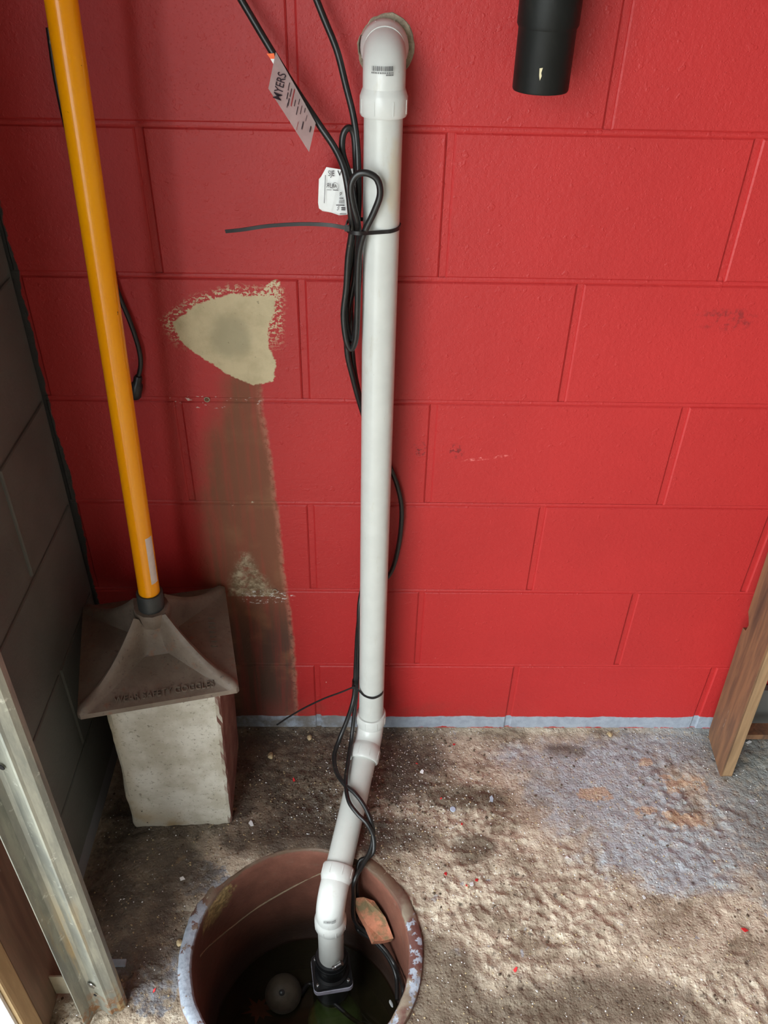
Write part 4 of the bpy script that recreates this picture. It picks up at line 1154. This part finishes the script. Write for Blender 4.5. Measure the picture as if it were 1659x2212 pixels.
text('print', 'U', T(711.5, 406), rx, uy, 0.0085, m_txt, t2, 0.0001, shear=0.15, squeeze=0.8)
text('print', 'R', T(711.5, 405), -rx, uy, 0.0080, m_txt, t2, 0.0001, shear=-0.0, squeeze=0.8)
text('print', 'SA', T(718.8, 405.5), rx, uy, 0.0062, m_txt, t2, 0.0001, squeeze=0.72)
cen = T(724, 402.5)
o = sweep('print_ring', [cen + Vector((0.0042 * math.cos(a), 0, 0.0047 * math.sin(a))) for a in np.linspace(0, 2 * math.pi, 25)[:-1]], [(0.0003, 0.0001), (-0.0003, 0.0001), (-0.0003, -0.0001), (0.0003, -0.0001)], m_txt, t2, up=(0, -1, 0), closed=True, smooth=False)
text('print', 'P', T(733.5, 424), rx, uy, 0.0075, m_txt, t2, 0.0001, squeeze=0.8)
text('print', 'S', T(727, 454), rx, uy, 0.0070, m_txt, t2, 0.0001, shear=0.4, squeeze=0.8)
vs, fs = [], []
for (xa, xb, y, hh) in ((733, 742, 428, .9), (733, 744, 432, .6), (732, 744, 435, .6), (732, 744, 438, .6), (726, 744, 443, .9), (737, 746, 449, 1.4), (737, 746, 453, 1.2), (734, 748, 462, .7), (706, 716, 410, .5), (719, 731, 411, .5)):
    k = len(vs); vs += [T(xa, y - hh), T(xb, y - hh + .3), T(xb, y + hh + .3), T(xa, y + hh)]; fs.append((k, k + 1, k + 2, k + 3))
k = len(vs); vs += [T(702.3, 378), T(703.6, 378), T(700.8, 439), T(699.8, 439)]; fs.append((k, k + 1, k + 2, k + 3))
o = mesh_obj('fine_print', vs, fs, m_txt); adopt(o, t2)

# ================================================================== garage door track, jamb (left foreground)
def galv_material():
    M = Mat('galvanised_steel', 0.42, 0.5, 0.55); X, Y, Z = M.pos()
    n1 = M.noise(1, 4, 0.65, M.vec(60, 60, 9)); n2 = M.noise(70, 4, 0.65)
    col = M.mix(srgb(156, 156, 144), srgb(126, 128, 121), n1.ss(0.35, 0.65))
    col = M.mix(col, srgb(186, 160, 112), (M.noise(1, 4, 0.6, M.vec(40, 40, 4, (1, 5, 2))).ss(0.52, 0.64) * Z.ss(0.45, 0.1)) * 0.85)
    col = M.mix(col, srgb(140, 98, 62), n2.ss(0.45, 0.6) * Z.ss(0.10, 0.02))
    col = M.mix(col, srgb(206, 206, 196), n2.ss(0.62, 0.74, 0, 0.7))
    M.set('Base Color', col); M.bump(n2, 0.0006, 0.5); return M.m
m_galv = galv_material()
tr_r = atZ(266, 2214, 0.0)
track = empty('garage_door_track', (tr_r.x - 0.03, tr_r.y, 0)); tag(track, 'galvanised steel garage door track standing upright at the left', 'door track')
X0, Y0 = tr_r.x, tr_r.y
prof = [(-0.054, -0.008), (-0.049, 0.012), (-0.044, 0.019), (-0.038, 0.020), (-0.022, 0.013), (-0.019, 0.0125), (-0.016, 0.0150), (-0.006, 0.0200), (-0.001, 0.026), (0.000, 0.034), (-0.005, 0.039)]
th = 0.0018
outer = []
for i, (a, b) in enumerate(prof):
    p0, p1 = prof[max(i - 1, 0)], prof[min(i + 1, len(prof) - 1)]
    tx_, ty_ = p1[0] - p0[0], p1[1] - p0[1]; L = math.hypot(tx_, ty_)
    outer.append((a - ty_ / L * th, b + tx_ / L * th))
loop = prof + outer[::-1]
n = len(loop); vs = []
zs = [0.004, 0.1, 0.2, 0.4, 0.7, 1.0, 1.4, 2.0]
for z in zs: vs += [(X0 + a, Y0 + b, z) for a, b in loop]
fs = []
for k in range(len(zs) - 1):
    for i in range(n): fs.append((k * n + i, k * n + (i + 1) % n, k * n + n + (i + 1) % n, k * n + n + i))
fs.append(tuple(range(n))[::-1]); fs.append(tuple((len(zs) - 1) * n + i for i in range(n)))
o = mesh_obj('track_channel', vs, fs, m_galv); fix(o); adopt(o, track)
def on_track(px, py): return atY(px, py, Y0 + 0.016)
m_hole = plain('dark_hole', srgb(20, 18, 18), 0.9)
for (px_, py_, r, m_) in ((4, 1657, 0.0045, m_hole), (197, 2129, 0.0070, m_steel), (206, 2149, 0.0028, m_hole)):
    q = on_track(px_, py_); nn_ = Vector((-0.35, -0.94, 0)).normalized()
    revolve('rivet' if m_ is m_steel else 'slot', [(0, r), (0.0012, r * 0.9)], q + Vector((0, 0.0005, 0)) - nn_ * 0.0015 + nn_ * 0.002, nn_, m_, track, 16)
# bracket from the track to the jamb
bq = atY(135, 2128, Y0 + 0.03)
m_brk = plain('pale_bracket_paint', srgb(178, 170, 148), 0.6, 0.15, 40, dirt=srgb(120, 100, 76))
vs = []
yb = Y0 + 0.046
bx0, bx1 = atY(113, 2122, yb).x, atY(260, 2122, yb).x
bz0, bz1 = max(0.002, atY(240, 2142, yb).z), max(0.03, atY(240, 2106, yb).z)
o = box('bracket', (bx0, yb - 0.003, bz0), (bx1, yb, bz1), m_brk, track, 0.0008)
# jamb boards
m_jamb = wood_material('brown_jamb_wood', srgb(118, 97, 80), srgb(132, 108, 90), srgb(98, 78, 64))
m_tan = wood_material('tan_trim_wood', srgb(172, 146, 108), srgb(188, 162, 122), srgb(150, 124, 90))
jy0 = atX(0, 2030, XL + 0.012).y; jy1 = atX(0, 1840, XL + 0.012).y + 0.055
j = box('trim_1', (XL - 0.001, jy0, 0.0), (XL + 0.012, jy1, 2.3), m_jamb, None, 0.0015); struct(j, 'brown wooden door jamb board')
j = box('trim_2', (XL - 0.06, OPEN_Y0 + 0.0, 0.0), (XL + 0.016, jy0 - 0.004, 2.3), m_tan, None, 0.004); struct(j, 'tan wooden trim at the edge of the doorway')
m_reveal = plain('white_reveal_paint', srgb(228, 228, 224), 0.6, 0.05, 20, dirt=srgb(176, 150, 112), dirt_amt=(0.64, 0.70), dirt_scale=38)
j = box('trim_3', (XL - 0.2, OPEN_Y0 - 0.006, -0.004), (XL + 0.010, OPEN_Y0 - 0.0005, 2.2), m_reveal, None, 0.001); struct(j, 'white painted reveal of the doorway')
# pale bracketed curb scrap by the track foot
pv = atZ(240, 2082)
o = box('paint_scrap', (pv.x - 0.022, pv.y - 0.006, 0.0), (pv.x + 0.026, pv.y + 0.006, 0.006), plain('blue_grey_paint', srgb(134, 140, 148), 0.7, 0.15, 60), None, 0.002)
tag(o, 'flat blue grey scrap on the floor by the track foot', 'scrap')

# ================================================================== things in the pit and on the floor
m_shard = plain('broken_clay', srgb(176, 112, 84), 0.8, 0.2, 60, dirt=srgb(112, 96, 66), dirt_amt=(0.45, 0.62), dirt_scale=26, bump=(140, 0.002))
rows = [[(764, 1940, .150), (786, 1938, .165), (808, 1946, .177)], [(779, 1973, .148), (806, 1972, .165), (832, 1981, .178)], [(793, 1998, .148), (822, 2004, .166), (843, 2008, .179)], [(808, 2033, .146), (830, 2032, .165), (850, 2027, .180)]]
top = [[atCyl(a, b, c) for a, b, c in r] for r in rows]
down = Vector((-0.004, 0.004, -0.020))
vs = [p for r in top for p in r] + [p + down for r in top for p in r]; fs = []
for i in range(3):
    for jx in range(2):
        a = i * 3 + jx; fs.append((a, a + 1, a + 4, a + 3)); fs.append((12 + a, 12 + a + 3, 12 + a + 4, 12 + a + 1))
ring = [0, 1, 2, 5, 8, 11, 10, 9, 6, 3]
for q in range(10):
    a, b = ring[q], ring[(q + 1) % 10]; fs.append((a, 12 + a, 12 + b, b))
o = fix(mesh_obj('clay_shard', vs, fs, m_shard)); tag(o, 'broken curved clay shard leaning inside the pit on the right', 'shard')
def rock(name, c, sx, sy, sz, mat, seed, sub=2, rz=0.0):
    bm = bmesh.new(); bmesh.ops.create_icosphere(bm, subdivisions=sub, radius=1)
    R = Matrix.Rotation(rz, 3, 'Z')
    for v in bm.verts:
        k = 1 + 0.35 * noise.noise(v.co * 1.4 + Vector((seed * 3.1, seed, 0)))
        p = Vector((v.co.x * sx * k, v.co.y * sy * k, v.co.z * sz * k)); v.co = R @ p
    me = bpy.data.meshes.new(name); bm.to_mesh(me); bm.free(); me.materials.append(mat)
    o = bpy.data.objects.new(name, me); COL.objects.link(o); o.location = c
    return o
def on_floor(px, py, up=0.0):
    p = atZ(px, py)
    for _ in range(3): p = atZ(px, py, fheight(p.x, p.y) if math.hypot(p.x - PITC[0], p.y - PITC[1]) > PR_OUT and p.y > -0.79 else 0)
    p.z += up; return p
m_peb = plain('tan_pebble', srgb(176, 156, 120), 0.8, 0.2, 90)
m_pebd = plain('dark_clod', srgb(78, 64, 50), 0.9, 0.25, 60, bump=(120, 0.002))
m_chip = plain('red_paint_chip', srgb(206, 44, 48), 0.5)
m_chipw = plain('white_paint_chip', srgb(226, 226, 226), 0.5)
m_disc = plain('pale_blue_plastic', srgb(176, 188, 208), 0.4)
for i, (px_, py_, s, lab) in enumerate(((585, 1634, .0062, 'oval tan pebble lying on dark soil left of the pipe'), (669, 1594, .0055, 'angular tan pebble close to the wall left of the pipe'), (1317, 1587, .0055, 'small pale stone on the floor at the foot of the wall'), (388, 2037, .0055, 'ochre pebble against the left rim of the pit'))):
    o = rock('pebble', on_floor(px_, py_, s * 0.35), s, s * 1.25, s * 0.7, m_peb, i); tag(o, lab, 'pebble', 'pebbles on the floor')
# paint chips
def chip(name, px_, py_, s, mat, seed):
    rng = random.Random(seed); c = on_floor(px_, py_, 0.0012)
    k = rng.randint(4, 6); pts = []
    for i in range(k):
        a = 2 * math.pi * i / k + rng.uniform(-.4, .4); r = s * rng.uniform(.6, 1.25); pts.append((r * math.cos(a), r * 0.7 * math.sin(a)))
    a0 = rng.uniform(0, 6); ca_, sa_ = math.cos(a0), math.sin(a0); tl = rng.uniform(-.35, .35)
    vs = [(x * ca_ - y * sa_, x * sa_ + y * ca_, z + x * tl) for z in (0.0012, 0.0) for x, y in pts]
    fs = [tuple(range(k)), tuple(range(k, 2 * k))[::-1]] + [(i, k + i, k + (i + 1) % k, (i + 1) % k) for i in range(k)]
    o = fix(mesh_obj(name, vs, fs, mat)); o.location = c; return o
reds = [(635, 1685, .004, 'red paint chip on dark soil left of the sloping pipe'), (981, 1609, .004, 'red paint chip near the wall right of the pipe'), (963, 1888, .005, 'blocky red paint chip on the tan floor right of the pit'), (1030, 1902, .005, 'red paint chip touching the white flake right of the pit'), (1607, 2009, .006, 'large red paint chip near the right edge of the floor'), (1113, 2096, .0045, 'red paint chip on the dark patch low on the floor'), (997, 1781, .003, 'tiny red paint chip below the pale blue disc'), (806, 1836, .0035, 'red paint chip at the pit edge beside the cord'), (334, 2140, .004, 'red paint chip left of the pit rim'), (1008, 1914, .0028, 'small red sliver left of the white flake'), (952, 1726, .0025, 'tiny red speck left of the pale blue disc'), (900, 1650, .0025, 'tiny red speck near the wall, nearest to the pipe')]
for i, (a, b, s, lab) in enumerate(reds): tag(chip('paint_chip', a, b, s, m_chip, 20 + i), lab, 'paint chip', 'red paint chips on the floor')
whites = [(1019, 1911, .006, 'white flake between red chips right of the pit'), (395, 1899, .006, 'white flake on the dark floor below the concrete block'), (543, 1779, .006, 'pale sliver on the floor right of the concrete block'), (911, 1668, .006, 'white crumb on the floor right of the pipe foot'), (1391, 1939, .005, 'small white crumb in the middle of the rough floor'), (1225, 1853, .005, 'white crumb on the grey crust'), (1617, 1604, .006, 'pale crumb under the rail of the wooden post'), (845, 2168, .005, 'x')]
for i, (a, b, s, lab) in enumerate(whites[:-1]): tag(chip('paint_flake', a, b, s, m_chipw, 50 + i), lab, 'flake', 'pale flakes on the floor')
dp = on_floor(978, 1749, 0.001)
o = revolve('plastic_disc', [(0, 0.0055), (0.0015, 0.0058), (0.0022, 0.0050)], dp, (0.1, -0.1, 1), m_disc, None, 18); tag(o, 'pale blue round disc lying on the floor', 'disc')
dp = on_floor(1062, 1727, 0.0006)
o = chip('paint_flake', 1062, 1727, .008, plain('grey_blue_flake', srgb(158, 166, 180), 0.6), 77); tag(o, 'grey blue flake right of the pale blue disc', 'flake', 'pale flakes on the floor')
fp = atZ(845, 2168, WZ + 0.001)
o = rock('floating_scrap', fp, 0.003, 0.008, 0.002, m_chipw, 8, 2, 0.4); tag(o, 'pale scrap floating on the water in the pit', 'scrap')
m_leaf = plain('brown_leaf', srgb(116, 62, 44), 0.7, 0.2, 40)
lp = atZ(560, 2180, WZ - 0.004)
vs = [lp]; k = 22
for i in range(k):
    a = 2 * math.pi * i / k; r = 0.030 * (1.0 if i % 2 == 0 else 0.55) * (1 + 0.25 * math.sin(i * 1.7)); vs.append(lp + Vector((r * math.cos(a), r * 0.8 * math.sin(a), 0.002 * math.sin(i))))
vs2 = [v - Vector((0, 0, 0.0008)) for v in vs]; m = k + 1
fs = [(0, 1 + i, 1 + (i + 1) % k) for i in range(k)] + [(m, m + 1 + (i + 1) % k, m + 1 + i) for i in range(k)] + [(1 + i, m + 1 + i, m + 1 + (i + 1) % k, 1 + (i + 1) % k) for i in range(k)]
o = fix(mesh_obj('leaf', vs + vs2, fs, m_leaf)); tag(o, 'brown lobed leaf sunk in the pit water by the float ball', 'leaf')

# loose grit, plus white specks for wet glints (uncountable)
def grit(name, count, mat, smin, smax, label, seed, dens):
    rng = random.Random(seed); vs, fs = [], []
    base = [Vector((1, 0, 0)), Vector((-1, 0, 0)), Vector((0, 1, 0)), Vector((0, -1, 0)), Vector((0, 0, 1)), Vector((0, 0, -1))]
    tri = [(0, 2, 4), (2, 1, 4), (1, 3, 4), (3, 0, 4), (2, 0, 5), (1, 2, 5), (3, 1, 5), (0, 3, 5)]
    c = 0
    while c < count:
        x, y = rng.uniform(XL + 0.01, 0.9), rng.uniform(-0.72, -0.004)
        if rng.random() > dens(x, y): continue
        d = math.hypot(x - PITC[0], y - PITC[1])
        if d < PR_OUT + 0.004: continue
        s = smin + (smax - smin) * rng.random() ** 3; a = rng.uniform(0, 6.28); k = len(vs)
        z = fheight(x, y) + s * 0.3
        for b in base:
            j_ = Vector((b.x * rng.uniform(.6, 1.3), b.y * rng.uniform(.5, 1.1), b.z * rng.uniform(.5, .8))) * s
            vs.append((x + j_.x * math.cos(a) - j_.y * math.sin(a), y + j_.x * math.sin(a) + j_.y * math.cos(a), z + j_.z))
        fs += [tuple(k + t for t in f) for f in tri]; c += 1
    o = mesh_obj(name, vs, fs, mat); tag(o, label, 'grit', kind='stuff'); return o
near = lambda x, y: 0.12 + 0.88 * math.exp(-(((x + 0.02) / 0.16) ** 2 + ((y + 0.16) / 0.16) ** 2))
left = lambda x, y: 0.02 + 0.98 * math.exp(-(((x + 0.17) / 0.2) ** 2 + ((y + 0.15) / 0.12) ** 2))
grit('wet_glint_specks', 4200, m_chipw, 0.0005, 0.0020, 'fine white specks imitating wet glints on the floor', 1, near)  # white grains stand in for glints of the wet floor
grit('soil_crumbs', 2600, m_pebd, 0.0010, 0.0040, 'dark crumbs of soil scattered on the floor', 2, left)
grit('sand_grit', 2600, m_peb, 0.0008, 0.0026, 'tan sand grains scattered over the floor', 3, lambda x, y: 0.6 if x < 0.6 else 0.2)

# wall anchor holes with rusty screws in the joints under the patch
m_rust = plain('rusty_screw', srgb(112, 70, 44), 0.7, 0.25, 90)
for (px_, py_, lab) in ((447, 863, 'rusty screw in the wall joint below the bare mortar patch'), (594, 1277, 'rusty anchor low in the stained wall right of the tamper')):
    q = atY(px_, py_, -0.0004)
    e = empty('wall_screw', q); tag(e, lab, 'screw', 'rusty screws in the wall')
    revolve('anchor_ring', [(0, 0.0048), (0.0012, 0.0046), (0.0016, 0.0034), (0.0004, 0.0030)], q + Vector((0, 0.0004, 0)), (0, -1, 0), m_rawc, e, 16)
    revolve('screw_head', [(0, 0.0030), (0.0014, 0.0028), (0.0022, 0.0014)], q + Vector((0.0002, 0, 0)), (0.1, -1, 0.1), m_rust, e, 12)
